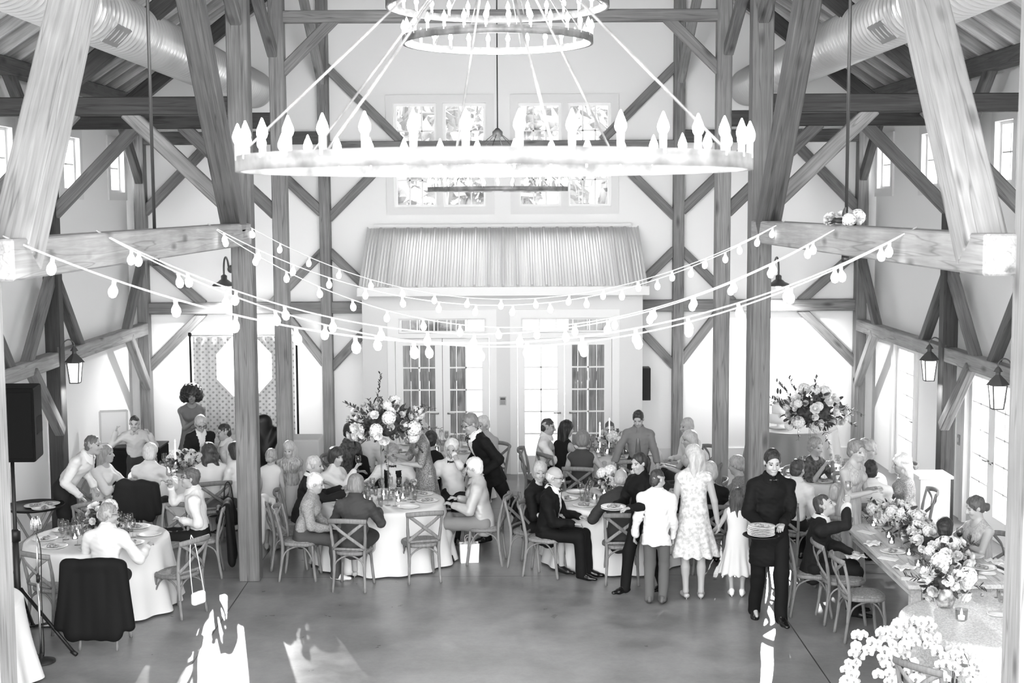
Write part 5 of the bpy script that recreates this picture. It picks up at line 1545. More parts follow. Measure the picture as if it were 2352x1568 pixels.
# --- centre right tables
p27 = sit('young man in a white shirt and dark tie, seated in profile', (1259, 980), 82, top=('shirt', 242), neckwear=('tie', 40), hair=('crop', 52), bottom=('trousers', 30), rh=(.12, .4, .8), lh=(-.15, .42, .8))
p28 = sit('woman with long straight black hair and a bare shoulder', (1302, 984), 120, sex='f', top=('top', 22), hair=('long', 22), bottom=('skirt', 22), skin=198, rh=(.15, .4, .8))
p29 = sit('woman with a brown bob in a grey keyhole top, back turned', (1338, 1008), 168, sex='f', top=('top', 78), hair=('bob', 112), bottom=('skirt', 60), rh=(.28, .3, .8))
p30 = sit('smiling boy at the far right table facing the camera', (1400, 985), -12, s=.86, top=('shirt', 214), hair=('crop', 62), rh=(.28, .3, .85), lh=(-.22, .28, .95), bottom=('trousers', 60))
p31 = person('dark-haired man in a grey shirt standing at the far right table, eyes down', head=(1466, 962), face=-8, pose='stand', s=.9, top=('shirt', 142), hair=('short', 40), hp=24, hy=8, neckwear=('tie', 110), rh=(.34, .26, .84), lh=(-.28, .3, .84), bottom=('trousers', 50))
p32 = sit('fair-haired man in a white shirt beside the slim right post', (1578, 978), -70, top=('shirt', 240), hair=('crop', 160), bottom=('trousers', 60))
p33 = sit('woman with long fair hair, at the far right table', (1583, 1008), -82, sex='f', top=('top', 220), hair=('long', 170), bottom=('skirt', 60), rh=(.1, .42, .82), lh=(-.15, .42, .82))
p34 = sit('balding man partly hidden by the blonde standing woman', (1592, 1042), -100, top=('jacket', 40), hair=('balding', 150), bottom=('trousers', 40))
p35 = sit('woman with a fair bob in a black dress, looking into the camera', (1240, 1083), 62, sex='f', top=('tee', 18, 'cotton', 1.2), hair=('bob', 165), hy=55, bottom=('skirt', 18), skin=204, rh=(.12, .34, .7))
p36 = sit('bald man in a black suit seated sideways with polished shoes', (1275, 1095), 72, top=('jacket', 15), hair=('balding', 190), bottom=('trousers', 15), shoes=('shoe', 14), glasses=True, rh=(.1, .34, .66), lh=(-.14, .36, .7), neckwear=('bow', 14), legs={'ra': (.12, .46, .085), 'la': (-.04, .5, .085)})
p37 = sit('bald man in a dark suit, seen from behind at the front table', (1426, 1100), 178, top=('blazer', 62), hair=('balding', 165), bottom=('trousers', 44), shoes=('shoe', 55), rh=(.26, .3, .8), lh=(-.26, .3, .8), lean=9)
p38 = stand('waitress in black with a ponytail carrying plates', (1478, 1362), (1492, 1062), -52, sex='f', top=('shirt', 15), bottom=('trousers', 15), shoes=('shoe', 16), hair=('ponytail', 42), rh=(.1, .34, 1.06), lh=(-.2, .4, 1.08), lean=5, legs={'ra': (.1, .2, .085), 'la': (-.1, -.22, .085)})
p39 = stand('boy in a white jacket and grey trousers, back turned', (1507, 1384), (1496, 1105), 168, top=('blazer', 240), bottom=('trousers', 110), hair=('crop', 52), shoes=('shoe', 70), hy=40, rh=(.18, .12, .58), lh=(-.26, .1, .68))
p40 = stand('blonde woman in a pale flowered dress and high heels, back turned', (1592, 1372), (1560, 1062), 178, s=1.0, sex='f', top=('dress', 198, 'floral'), bottom=('hem', .5), hair=('long', 172), shoes=('heel', 170), hy=-35, hp=22, rh=(.3, .02, .72), lh=(-.24, .08, .76), skin=200, lean=4)
p41 = sit('seated woman with a blonde bob and black dress, back turned', (1630, 1083), 172, sex='f', top=('tee', 20, 'cotton', .3), hair=('bob', 176), bottom=('skirt', 20), skin=198)
p42 = stand('girl with long dark hair in a white dress holding a hand', (1692, 1368), (1688, 1145), 172, sex='f', top=('dress', 242), bottom=('hem', .38), hair=('long', 62), shoes=('shoe', 235), lh=(-.28, .04, .72), rh=(.2, .06, .55), skin=202)
p43 = person('waiter in black shirt and long apron carrying a stack of plates', base=(2.82, 14.25), face=2, pose='stand', s=1.07, top=('tunic', 14), bottom=('trousers', 14), shoes=('shoe', 16), hair=('short', 36), neckwear=('bow', 10), rh=(.16, .3, 1.12), lh=(-.06, .33, 1.13), hp=10, lean=3, vox=.007, legs={'ra': (.12, -.16, .1), 'la': (-.06, .3, .085), 'rt': 25}, skin=200)
p44 = sit('woman in a grey lace dress beyond the thick right post', (1692, 1068), -120, sex='f', top=('tee', 150, 'knit', 1.2), hair=('updo', 150), bottom=('skirt', 120))
# --- right aisle
p45 = sit('dark-haired man in a white shirt at the right aisle table, back turned', (1832, 1078), 140, top=('shirt', 238), hair=('short', 60), bottom=('trousers', 26))
p46 = sit('woman in a dark patterned blouse below the right bouquet', (1874, 1026), 38, sex='f', top=('tee', 60, 'floral', .9), hair=('pixie', 140), bottom=('skirt', 40), rh=(.1, .3, .95), lh=(-.1, .3, .95))
p47 = person('bridesmaid with short waved hair in a pale pleated gown, standing', head=(1968, 1035), face=42, pose='stand', s=1.0, sex='f', top=('gown', 212, 'pleat'), bottom=('hem', .06), hair=('pixie', 120), rh=(.02, .3, 1.16), lh=(-.12, .28, 1.18), hy=8, skin=204, shoes=None)
p48 = sit('woman with light curls just behind the standing bridesmaid', (1994, 1032), 60, sex='f', s=1.05, top=('tee', 210), hair=('curly', 160), bottom=('skirt', 120))
p49 = sit('dark-haired man in a white shirt beside the bridesmaid, back turned', (2000, 1080), 175, top=('shirt', 240), hair=('short', 42), bottom=('trousers', 40))
p50 = sit('elderly woman with white curls in a glittering pale dress', (2070, 1065), -92, sex='f', top=('tee', 205, 'sequin', 1.1), hair=('curly', 222), bottom=('skirt', 205), skin=202)
p51 = sit('man in a dark suit tipping his head back to drink', (1893, 1160), 82, top=('jacket', 28), bottom=('trousers', 24), hair=('crop', 62), hp=-22, rh=(-.02, .34, 1.2), rpole=(.6, .4, -.7), lh=(-.15, .4, .66), shoes=('shoe', 30))
hold(p51, 0, lab='wine glass tipped up by the man in the dark suit', dz=.08)
p52 = sit('fair-haired child seen from behind, beyond the drinking man', (1922, 1132), 160, s=.8, top=('tee', 208), hair=('bob', 172), bottom=('skirt', 200), sex='f')
p53 = sit('seated bridesmaid with a low bun in a pale halter gown', (2240, 1165), -72, sex='f', top=('gown', 212, 'pleat'), bottom=('hem', .3), hair=('updo', 78), hp=16, hy=15, rh=(.02, .3, .84), lh=(-.06, .3, .84), rpole=(1, -.2, -.3), lpole=(-1, -.4, -.2), skin=206, vox=.007)
p54 = sit('dark-haired guest low behind the flowers on the long table', (2170, 1214), 165, s=.8, top=('jacket', 40), hair=('pixie', 34), bottom=('trousers', 30))
# ================================================================== more chairs
chair((3.66, 13.66), 92, 'nearest chair along the open side of the long wooden table')
chair((3.6, 14.25), 90, 'second chair from the camera along the long wooden table')
chair((-.98, 16.02), -165, 'empty chair with its back to the camera, right of the grey-bobbed woman')
chair((-2.62, 16.6), 100, 'chair draped with a pale shawl at the left of the bouquet table')
chair((T5[0]+.15, T5[1]-1.0), 190, 'empty chair between the two right-hand round tables')
chair((5.35, 18.6), -100, 'empty chair near the right wall beside the elderly woman')
chair((3.42, 10.5), 128, 'chair cut by the bottom edge of the photo, between the orchids')
# ================================================================== long wooden table
t = thing('farm_table', 'long pale wooden trestle table dressed with flowers, right side', 'table', (4.42, 14.4, 0))
M_farm = wood_mat('farm_table_wood', 196, .08, axis=1)
mb = MB(); mb.smooth = False
for k in range(5): mb.box((-.52+.208*k+.002, -1.4, .72), (-.52+.208*(k+1)-.002, 1.4, .76))
mb.build('planked_top', M_farm, t, bevel=.004, seg=1)
for q in (-1, 1):
    mb = MB(); mb.smooth = False; mb.box((-.53, q*1.4 if q > 0 else -1.52, .72), (.53, 1.52 if q > 0 else -1.4, .762)); mb.build('breadboard_end', M_farm, t, bevel=.004, seg=1)
    mb = MB(); mb.smooth = False; mb.box((-.42, q*1.36-.02, .6), (.42, q*1.36+.02, .72)); mb.build('apron', M_farm, t)
    mb = MB(); mb.smooth = False; mb.box((q*.44-.015, -1.36, .6), (q*.44+.015, 1.36, .72)); mb.build('apron', M_farm, t)
    for w in (-1, 1):
        mb = MB(); mb.smooth = False; mb.box((q*.42-.05, w*1.36-.05, 0), (q*.42+.05, w*1.36+.05, .72)); mb.build('leg', M_farm, t, bevel=.005, seg=1)
mb = MB(); mb.tube([(.18, -1.53, .66), (.18, -1.5, .66)], .014, 8); mb.build('peg', M_peg, t)
hz = .7625; F = 'the long wooden table'
for k, (y, ry) in enumerate(((15.45, .3), (14.85, .36), (14.2, .36), (13.6, .3))):
    bouquet('low garland of white blossoms on the long table, %s' % ('section farthest from the camera', 'section beside the drinking man', 'section before the seated bridesmaid', 'section nearest the camera')[k], (4.47+.05*(k % 2), y, hz+.1), (.2, ry, .14), 30, 30+k, sprigs=4, leafn=70, group='garland along the long table', lo=-.25)
for (x, y) in ((4.2, 15.3), (4.22, 14.75), (4.18, 14.5), (4.22, 14.0), (4.7, 13.7), (4.18, 13.55), (4.25, 13.25), (4.62, 13.15), (4.72, 14.5), (4.7, 15.2)):
    votive((x, y, hz), 'glass votive candle glowing beside the garland on '+F, 'votive candles on the long table')
for k, (px, py) in enumerate(((2015, 1195), (2035, 1190), (2060, 1185), (2048, 1215), (2070, 1240), (2080, 1175), (2025, 1175))):
    q = at(px, py+18, hz); wineglass((q[0], q[1], hz), 'empty wine glass at the far end of '+F, 'empty wine glasses on the long table')
for px, py, lab in ((2118, 1318, 'wine glass with a little red wine at the near left of the long table'), (2203, 1255, 'glass of red wine before the seated bridesmaid')):
    q = at(px, py, hz); wineglass((q[0], q[1], hz), lab, None, True)
for px, py, lab, fd in ((2052, 1268, 'dinner plate with leftovers on the open side of the long table', True), (2256, 1305, 'dinner plate with dark leftovers at the near end of the long table', True), (2228, 1278, 'empty plate before the seated bridesmaid', False)):
    q = at(px, py, hz); plate((q[0], q[1], hz), lab, None, fd)
for px, py, lab in ((2268, 1318, 'small side plate at the near right of the long table'),):
    q = at(px, py, hz); small('side_plate', ME_SPLATE, lab, 'plate', (q[0], q[1], hz), None)
for px, py, lab, r in ((2078, 1305, 'crumpled white napkin hanging over the near left corner of the long table', .4), (2005, 1250, 'white napkin on the open side of the long table beyond the plate', 1.0), (2290, 1292, 'white napkin at the right edge of the long table', 2)):
    q = at(px, py, hz); napkin((q[0], q[1], hz), lab, r, None, int(px) % 7)
for px, py, lab, r in ((2095, 1330, 'white menu card at the near left corner of the long table', 1.3), (2240, 1325, 'white menu card at the near end of the long table', 1.5), (1990, 1222, 'white menu cards stacked at the far end of the long table', .6), (2040, 1283, 'white menu card beside the plate on the open side', .9)):
    q = at(px, py, hz); card((q[0], q[1], hz), lab, r)
napkin((p51['KN'][0][0]+.02, p51['KN'][0][1]+.1, .63), 'white napkin lying on the lap of the man drinking', .3, None, 3)
# ================================================================== sweetheart table, orchids
M_seq = mat('sequin_cloth', 218, rough=.35, metal=.2, var=.09, vscale=60, bump=.7, bscale=140)
ST = (4.28, 11.75)
round_table('round sweetheart table in a glittering pale cloth at the lower right', ST, r=.78, seed=21, m=M_seq, spread=.08, folds=11)
q = at(2170, 1392, .764)
bouquet('bouquet in a mottled glass vase on the sweetheart table', (q[0], q[1], .98), (.2, .18, .19), 24, 41, vase=(.1, .21), sprigs=5, leafn=60)
def votive_big(px, py, lab):
    q = at(px, py, .764); o = votive((q[0], q[1], .764), lab, None); o.scale = (1.5,)*3
votive_big(2208, 1425, 'mercury-glass votive beside the vase on the sweetheart table')
q = at(2290, 1412, .764); small('side_plate', ME_SPLATE, 'small white plate on the sweetheart table', 'plate', (q[0], q[1], .764), None)
q = at(2300, 1370, .764); small('water_glass', ME_TG, 'clear tumbler at the far edge of the sweetheart table', 'glass', (q[0]-.05, q[1]-.15, .764), None)
def orchid_mesh():
    mb = MB(); R = .045
    for a, w, L in ((90, .5, 1.0), (210, .42, .95), (330, .42, .95), (20, .85, 1.0), (160, .85, 1.0)):
        M = Matrix.Rotation(math.radians(a-90), 4, 'Z') @ Matrix.Rotation(math.radians(8), 4, 'X'); petal(mb, M, R*L, R*w*.75, .12, 4)
    mb.cur = 1; mb.ball((0, -.006, .008), (.009, .011, .009), 7, 5)
    return mb.mesh('blossom', [mat('orchid_petal', 202, rough=.6, spec=.1), mat('orchid_lip', 135, .5)])
ME_ORCH = orchid_mesh()
def orchid(label, c, h, arcs, seed, vr=.085):
    """tall clear cylinder vase on the floor with arching sprays of white orchids"""
    t = thing('orchid_arrangement', label, 'orchids', (c[0], c[1], 0)); rg = np.random.default_rng(seed)
    mb = MB(); mb.lathe([(0, .0), (vr, 0), (vr, h), (vr-.006, h), (vr-.006, .012), (0, .012)], 24); mb.build('glass_cylinder', glass_mat('cylinder_glass', .8, 1.4), t)
    mb = MB(); vs = []
    for path, n in arcs:
        P = bez(path, 8); mb.tube([(x, y, z) for x, y, z in P], .004, 5)
    for k in range(7): a = k; mb.tube([(vr*.6*math.cos(a), vr*.6*math.sin(a), .02), (vr*.5*math.cos(a+.5), vr*.5*math.sin(a+.5), h+.05)], .005, 5)
    mb.build('stems', mat('orchid_stem', 70, .5), t)
    for path, n in arcs:
        P = bez(path, 8)
        for k in range(n):
            x = (k+.5)/n*(len(P)-1)*.88+.12*(len(P)-1); i = min(int(x), len(P)-2); q = P[i]+(P[i+1]-P[i])*(x-i)+rg.normal(size=3)*np.array((.045, .045, .035))
            o = link_mesh('blossom', ME_ORCH, t, q)
            d = nrm(np.array((rg.normal()*.5-.2, -1, .35+rg.normal()*.35)))
            o.rotation_mode = 'QUATERNION'; o.rotation_quaternion = Vector(d).to_track_quat('Z', 'Y'); s = rg.uniform(.85, 1.25); o.scale = (s,)*3
orchid('cascade of white orchids in tall glass cylinders, lower right corner', (3.22, 10.9), .72, [
    ([(.0, 0, .7), (.02, -.02, .95), (-.1, -.05, .96), (-.28, -.08, .84), (-.42, -.1, .62), (-.45, -.1, .48)], 56), ([(.02, 0, .7), (.1, -.02, .98), (.2, -.02, .96), (.3, -.04, .86)], 38),
    ([(0, 0, .7), (.05, -.05, .92), (-.05, -.14, .88), (-.12, -.2, .7), (-.12, -.22, .5)], 40), ([(0, .02, .7), (.08, .02, .9), (.0, -.1, .86), (.08, -.18, .66), (.06, -.2, .45)], 30)], 5)
orchid('smaller spray of white orchids right of the cut-off chair', (3.66, 10.85), .5, [
    ([(0, 0, .5), (.03, -.02, .8), (.1, -.05, .72), (.16, -.08, .5)], 28), ([(0, 0, .5), (-.03, -.03, .74), (-.14, -.08, .66), (-.2, -.1, .44)], 28)], 6, .07)
mb = MB(); mb.smooth = False; mb.box((-.3, -.17, .4), (.3, .17, .45))
for x in (-.25, .25): mb.box((x-.03, -.14, 0), (x+.03, .14, .4))
tag(mb.build('white_bench', M_trim, None, (4.2, 10.75, 0), bevel=.005), 'low white bench in front of the glittering table', 'bench')
# ================================================================== things on chairs and in hands
def drape(label, c_, v, w=.25, top=.88, low=.36, kind='cotton', name='draped_jacket', seed=1, arms=True, y0=-.3):
    """a jacket hung over a chair back: c_ is that chair"""
    lo, hi = np.array((-w-.16, y0-.2, low-.12)), np.array((w+.16, y0+.26, top+.1)); G = Field(lo, hi, .0085)
    G.rc((-w+.1, y0, top-.03), (w-.1, y0, top-.03), .055, .055, .05)
    for x in (-.66, -.2, .2, .66): G.rc((x*w, y0-.02, top-.06), (x*w*1.08, y0-.05, low+.1), .075, .085, .05, ((0, 1, 0), .55))
    G.rc((-w*.6, y0+.1, top-.08), (w*.6, y0+.1, top-.08), .03, .03, .06)
    if arms:
        for q in (-1, 1): G.rc((q*(w-.02), y0, top-.05), (q*(w+.06), y0-.03, low+.16), .06, .05, .05)
    G.cut((0, 0, low), (0, .15, -1)); G.noise(.011, 24, seed, 6, zs=.25)
    v_, q_ = G.mesh(); o = link_mesh(name, np_mesh(name, v_, q_, [cloth(v, kind)]), None, c_.location); o.rotation_euler = c_.rotation_euler
    return tag(o, label, 'jacket' if 'jacket' in name else 'shawl')
drape('large black suit jacket hung over a chair, front left', p11c, 12, w=.29, top=.93, low=.12)
def chair_at(i): return [o for o in bpy.data.objects if o.name.startswith('dining_chair') and o.parent is None and math.hypot(o.location[0]-i['base'][0], o.location[1]-i['base'][1]) < .08][0]
drape('dark jacket hung over the chair of the white-haired man, far left table', chair_at(p4), 40, seed=2)
drape('dark jacket over the chair behind the tall bouquet', chair_at(p25), 20, seed=3, low=.45)
drape('dark coat hanging from the chair of the man drinking, reaching the floor', chair_at(p10), 20, w=.2, low=.12, seed=4, arms=False)
for c in [o for o in bpy.data.objects if o.get('label') == 'chair draped with a pale shawl at the left of the bouquet table']:
    drape('pale knitted shawl draped over a chair at the left of the bouquet table', c, 225, w=.17, low=.3, name='draped_shawl', seed=5, arms=False)
def oncha(c_, p):
    T = Matrix.Translation(c_.location) @ Matrix.Rotation(c_.rotation_euler[2], 4, 'Z'); return np.array(T @ Vector(p))
# white purse, black bag, clutch
q = oncha(ch_purse, (-.1, -.4, .25))
t = thing('purse', 'small white shoulder purse hanging on an empty chair', 'purse', q, ch_purse.rotation_euler[2])
mb = MB(); mb.smooth = False; mb.box((-.09, -.035, -.07), (.09, .035, .07)); mb.build('pouch', mat('white_leather', 240, .4), t, bevel=.03, seg=4)
mb = MB(); mb.tube(bez([(-.085, 0, .06), (-.05, .06, .35), (.0, .09, .63), (.03, .1, .65), (.06, .07, .5), (.085, 0, .06)], 6), .005, 5); mb.build('strap', mat('white_leather', 240, .4), t)
c8 = chair_at(p8); q = oncha(c8, (.16, -.36, .5))
t = thing('handbag', 'soft black handbag hanging on the chair of the curly-haired woman', 'bag', q, c8.rotation_euler[2])
G = Field((-.2, -.12, -.25), (.2, .12, .25), .009); G.rc((-.07, 0, -.12), (.07, 0, -.12), .09, .09, .05, ((0, 1, 0), .5)); G.rc((0, 0, -.1), (0, 0, .12), .11, .06, .05, ((0, 1, 0), .5)); G.noise(.005, 30, 2)
v_, q_ = G.mesh(); link_mesh('pouch', np_mesh('pouch', v_, q_, [mat('black_leather', 22, .4)]), t)
mb = MB(); mb.tube(bez([(-.06, 0, .1), (-.04, .03, .3), (.0, .05, .36), (.04, .03, .3), (.06, 0, .1)], 6), .009, 6); mb.build('handle', mat('black_leather', 22, .4), t)
c35 = chair_at(p35); q = oncha(c35, (-.26, -.36, .42))
t = thing('clutch_bag', 'dark clutch bag swinging on a chain from the chair of the woman in black', 'bag', q, c35.rotation_euler[2])
mb = MB(); mb.smooth = False; mb.box((-.12, -.03, -.07), (.12, .03, .07), Matrix.Rotation(.6, 4, 'Y')); mb.build('pouch', mat('dark_leather', 58, .4), t, bevel=.02, seg=3)
mb = MB(); mb.tube(bez([(-.09, 0, .06), (0, .04, .3), (.06, .08, .44), (.09, .08, .4), (.1, 0, -.02)], 6), .003, 5); mb.build('chain', M_steel, t)
q = at(1078, 1290, 0)
t = thing('gift_bag', 'white paper gift bag on the floor under the silver-jacketed woman', 'bag', (q[0], q[1], 0), .15)
mb = MB(); mb.smooth = False
vs = [(-.11,-.05,0),(.11,-.05,0),(.11,.05,0),(-.11,.05,0),(-.12,-.06,.24),(.12,-.06,.24),(.12,.06,.24),(-.12,.06,.24)]
mb.add(vs, [(3,2,1,0),(0,1,5,4),(1,2,6,5),(2,3,7,6),(3,0,4,7)]); o = mb.build('paper_bag', mat('white_paper', 243, .7), t); s_ = o.modifiers.new('t', 'SOLIDIFY'); s_.thickness = .003
for y in (-.055, .055):
    mb = MB(); mb.tube(bez([(-.05, y, .23), (-.04, y, .32), (.04, y, .32), (.05, y, .23)], 6), .003, 5); mb.build('handle', M_wire, t)
mb = MB(); mb.ball((0, 0, .22), (.1, .045, .05), 10, 6); mb.build('tissue_paper', mat('tissue', 190, .8, bump=1, bscale=60), t)
# cane
q = at(717, 1305, 0)
t = thing('walking_cane', 'dark walking cane leaning by the elderly woman in the cardigan', 'cane', (q[0], q[1], 0))
mb = MB(); mb.tube([(0, 0, .01), (.03, .06, .72)], .01, 8); mb.build('shaft', mat('cane_dark', 40, .4), t)
mb = MB(); mb.tube(bez([(.03, .06, .72), (.03, .065, .78), (.06, .06, .82), (.1, .05, .81), (.12, .05, .77)], 5), .012, 8); mb.build('crook', mat('cane_dark', 40, .4), t)
# the waiter's tray and plates
pm = (p43['PALM'][0]+p43['PALM'][1])/2; tx, ty, tz = pm[0]-.14, pm[1]-.06, p43['PALM'][1][2]-.075
mb = MB(); mb.lathe([(0, 0), (.17, 0), (.19, .012), (.188, .016), (.168, .006), (0, .006)], 32); o = mb.build('serving_tray', mat('tray_dark', 30, .4), None, (tx, ty, tz)); tag(o, 'round dark tray under the plates in the hands of the waiter', 'tray')
for k in range(6):
    o = small('dinner_plate', ME_PLATE, 'white plate in the stack carried by the waiter', 'plate', (tx+random.uniform(-.008, .008), ty+random.uniform(-.008, .008), tz+.008+.0165*k), 'plates stacked in the hands of the waiter')
    if k == 5:
        link_mesh('food', ME_FOOD[2], o, (0, 0, .004)); o['label'] = 'topmost plate of the stack of the waiter, with leftovers'
pm = (p38['PALM'][0]+p38['PALM'][1])/2
for k in range(2):
    plate((pm[0]-.05, pm[1]-.04, pm[2]-.01+.018*k), ('lower', 'upper')[k]+' plate carried by the waitress with the ponytail', None, k == 1)
# ================================================================== left edge: loudspeaker, microphone, tables
SPX, SPY = -4.86, 13.5
t = thing('loudspeaker', 'black loudspeaker on a tripod pole at the left edge', 'speaker', (SPX, SPY, 0))
M_cab = mat('speaker_black', 12, .8, spec=.1, bump=.25, bscale=120)
mb = MB(); mb.smooth = False
mb.prism([(-.22, -.2, 1.93), (.3, -.2, 1.93), (.24, .22, 1.93), (-.16, .22, 1.93)], (0, 0, .73)); mb.build('cabinet', M_cab, t, bevel=.02, fixn=True)
mb = MB(); mb.smooth = False; mb.box((-.2, -.215, 1.97), (.28, -.2, 2.62)); mb.build('grille', mat('cabinet_grille', 16, .9, spec=.1), t, bevel=.006)
mb = MB(); mb.smooth = False; mb.box((.262, -.1, 2.2), (.285, .08, 2.36), None); mb.build('side_handle', mat('handle_black', 8, .6), t)
mb = MB(); mb.tube([(0, 0, .55), (0, 0, 1.93)], .02, 10); mb.build('pole', M_black, t)
mb = MB(); mb.tube([(0, 0, .12), (0, 0, 1.15)], .032, 12); mb.lathe([(.05, 0), (.05, .1), (.03, .12)], 12, (0, 0, 1.1)); mb.build('outer_tube', M_black, t)
for a in (-22, 98, 218):
    d = np.array((math.cos(math.radians(a)), math.sin(math.radians(a)), 0))
    mb = MB(); mb.tube([d*.04+(0, 0, .62), d*.68+(0, 0, .025)], .018, 8); o = mb.build('leg', M_black, t)
    mb = MB(); mb.tube([(0, 0, .2), d*.36+(0, 0, .3)], .012, 8); mb.build('brace', M_black, t)
    mb = MB(); mb.tube([d*.64+(0, 0, .05), d*.7+(0, 0, .02)], .022, 8); mb.build('rubber_foot', M_black, o)
q = at(95, 1520, 0)
t = thing('microphone_stand', 'chrome retro microphone on a straight stand with a round base', 'microphone', (q[0], q[1], 0))
mb = MB(); mb.lathe([(0, 0), (.135, 0), (.135, .015), (.06, .04), (.02, .05), (.016, .09)], 28); mb.build('round_base', mat('cast_iron', 38, .45), t)
M_chrome = mat('chrome', 205, .2, 1.0)
mb = MB(); mb.tube([(0, 0, .05), (0, 0, .8)], .013, 10); mb.tube([(0, 0, .78), (0, 0, 1.26)], .0095, 10); mb.build('pole', M_chrome, t)
mb = MB(); mb.tube([(0, 0, .8), (0, 0, .87)], .019, 10); mb.build('clutch', M_black, t)
mb = MB(); mb.ball((0, 0, 1.37), (.042, .04, .075), 16, 10)
for k in range(9): a = 2*PI*k/9; mb.tube(bez([(.044*math.cos(a), .042*math.sin(a), 1.31), (.05*math.cos(a), .048*math.sin(a), 1.37), (.03*math.cos(a), .03*math.sin(a), 1.44)], 4), .004, 5)
mb.lathe([(.046, 0), (.05, .01), (.046, .02)], 16, (0, 0, 1.36)); mb.build('microphone', M_chrome, t)
mb = MB(); mb.tube(bez([(0, 0, 1.28), (.03, .02, 1.1), (.02, .02, .6), (.02, .03, .1), (-.05, .12, .02), (-.2, .3, .012), (-.45, .2, .012)], 8), .005, 5); mb.build('cable', M_black, t)
round_table('white-clothed table cut off by the left edge, in front of the loudspeaker', (-5.25, 12.5), r=.76, seed=31)
t = thing('tray_stand', 'folding stand with a round tray of used plates by the left wall', 'tray stand', (-5.72, 16.55, 0))
for q in (-1, 1):
    for y in (-.18, .18):
        mb = MB(); mb.tube([(q*.22, y, 0), (-q*.2, y, .76)], .016, 8); mb.build('leg', M_chair, t)
mb = MB(); mb.lathe([(0, .77), (.33, .77), (.36, .8), (.355, .805), (.325, .78), (0, .78)], 32); mb.build('round_tray', mat('tray_dark', 30, .4), t)
for k, (x, y) in enumerate(((.02, 0), (.14, .1), (.16, -.14))): plate((-5.72+x, 16.55+y, .782+.0*k), 'used plate with scraps on the folding tray stand', 'used plates on the tray stand')
# framed print leaning behind the boy and a small dark table for it
q = aty(262, 995, 20.9)
t = thing('picture_frame', 'pale framed print standing on a dark table behind the boy', 'picture frame', (q[0], 20.9, .79), .25)
mb = MB(); mb.smooth = False
for a, b in (((-.2, 0), (.2, 0)), ((-.2, .5), (.2, .5)), ((-.2, 0), (-.2, .5)), ((.2, 0), (.2, .5))): mb.bar((a[0], 0, a[1]+.02), (b[0], 0, b[1]+.02), .03, .04, (0, 1, 0))
mb.build('frame', mat('frame_pale', 200, .5), t)
mb = MB(); mb.smooth = False; mb.box((-.19, .0, .02), (.19, .012, .52)); mb.build('print', mat('print_paper', 235, .6), t)
t = thing('side_table', 'small table in a dark cloth behind the boy with raised hands', 'table', (q[0]+.25, 20.95, 0))
mb = MB(); mb.smooth = False; mb.box((-.5, -.3, .02), (.5, .3, .76)); mb.build('dark_cloth', cloth(24), t, bevel=.03, seg=3)
mb = MB(); mb.smooth = False; mb.box((-.5, -.3, .76), (.5, .3, .785)); mb.build('table_top', M_black, t)
# dotted backdrop on poles, octagonal photo lamp
BX0, BX1, BY = aty(437, 800, 22.2)[0], aty(681, 800, 22.2)[0], 22.2
t = thing('photo_backdrop', 'pale dotted photo backdrop hung between two thin black poles', 'backdrop', ((BX0+BX1)/2, BY, 0), 0)
hw = (BX1-BX0)/2
for q in (-1, 1):
    mb = MB(); mb.tube([(q*hw, 0, 0), (q*hw, 0, 2.36)], .018, 8); mb.tube([(q*hw, 0, 2.33), (q*hw, 0, 2.39)], .03, 8); mb.build('pole', M_black, t)
mb = MB(); mb.tube([(-hw, 0, 2.34), (hw, 0, 2.34)], .015, 8); mb.build('crossbar', M_wire, t)
mb = MB(); n = 60; vs = []; fs = []
for k in range(n+1):
    x = -hw+.05+(2*hw-.1)*k/n; y = .02*math.sin(k*1.1)
    vs += [(x, y, .05), (x, y, 2.32)]
for k in range(n): fs.append((2*k, 2*k+2, 2*k+3, 2*k+1))
mb.add(vs, fs); o = mb.build('curtain', mat('backdrop_cloth', 226, .7), t); s_ = o.modifiers.new('t', 'SOLIDIFY'); s_.thickness = .006
def dots(m):
    nt = m.node_tree; N = nt.nodes; L = nt.links; b = N['Principled BSDF']
    tc = N.new('ShaderNodeTexCoord'); mp = N.new('ShaderNodeMapping'); mp.inputs['Rotation'].default_value = (0, PI/4, 0); mp.inputs['Scale'].default_value = (14, 0, 14)
    L.new(tc.outputs['Object'], mp.inputs[0]); vo = N.new('ShaderNodeTexVoronoi'); vo.inputs['Randomness'].default_value = 0.0; vo.inputs['Scale'].default_value = 1
    L.new(mp.outputs[0], vo.inputs['Vector']); cr = N.new('ShaderNodeValToRGB'); e = cr.color_ramp.elements
    e[0].position = .22; e[0].color = (lin(168),)*3+(1,); e[1].position = .27; e[1].color = (lin(228),)*3+(1,)
    L.new(vo.outputs['Distance'], cr.inputs[0]); L.new(cr.outputs[0], b.inputs['Base Color'])
dots(MATS['backdrop_cloth'])
LX, LY, LZ = -4.0, 21.2, 1.95
t = thing('photo_lamp', 'bright octagonal photo softbox glowing in front of the dotted backdrop', 'photo lamp', (LX, LY, 0))
mb = MB(); mb.smooth = False
oc = [(.46*math.cos(PI/8+k*PI/4), 0, .5*math.sin(PI/8+k*PI/4)) for k in range(8)]
mb.add([(x, -.02, LZ+z) for x, y, z in oc]+[(0, -.05, LZ)], [(i, (i+1) % 8, 8) for i in range(8)]); mb.build('diffuser', emit_mat('softbox_glow', 3.0), t)
mb = MB(); mb.smooth = False; mb.add([(x, 0, LZ+z) for x, y, z in oc]+[(x*.15, .35, LZ+z*.15) for x, y, z in oc], [(i, 8+i, 8+(i+1) % 8, (i+1) % 8) for i in range(8)]+[tuple(range(8, 16))]); mb.build('shell', mat('softbox_shell', 210, .6), t)
mb = MB(); mb.tube([(0, .3, .3), (0, .3, LZ)], .014, 8)
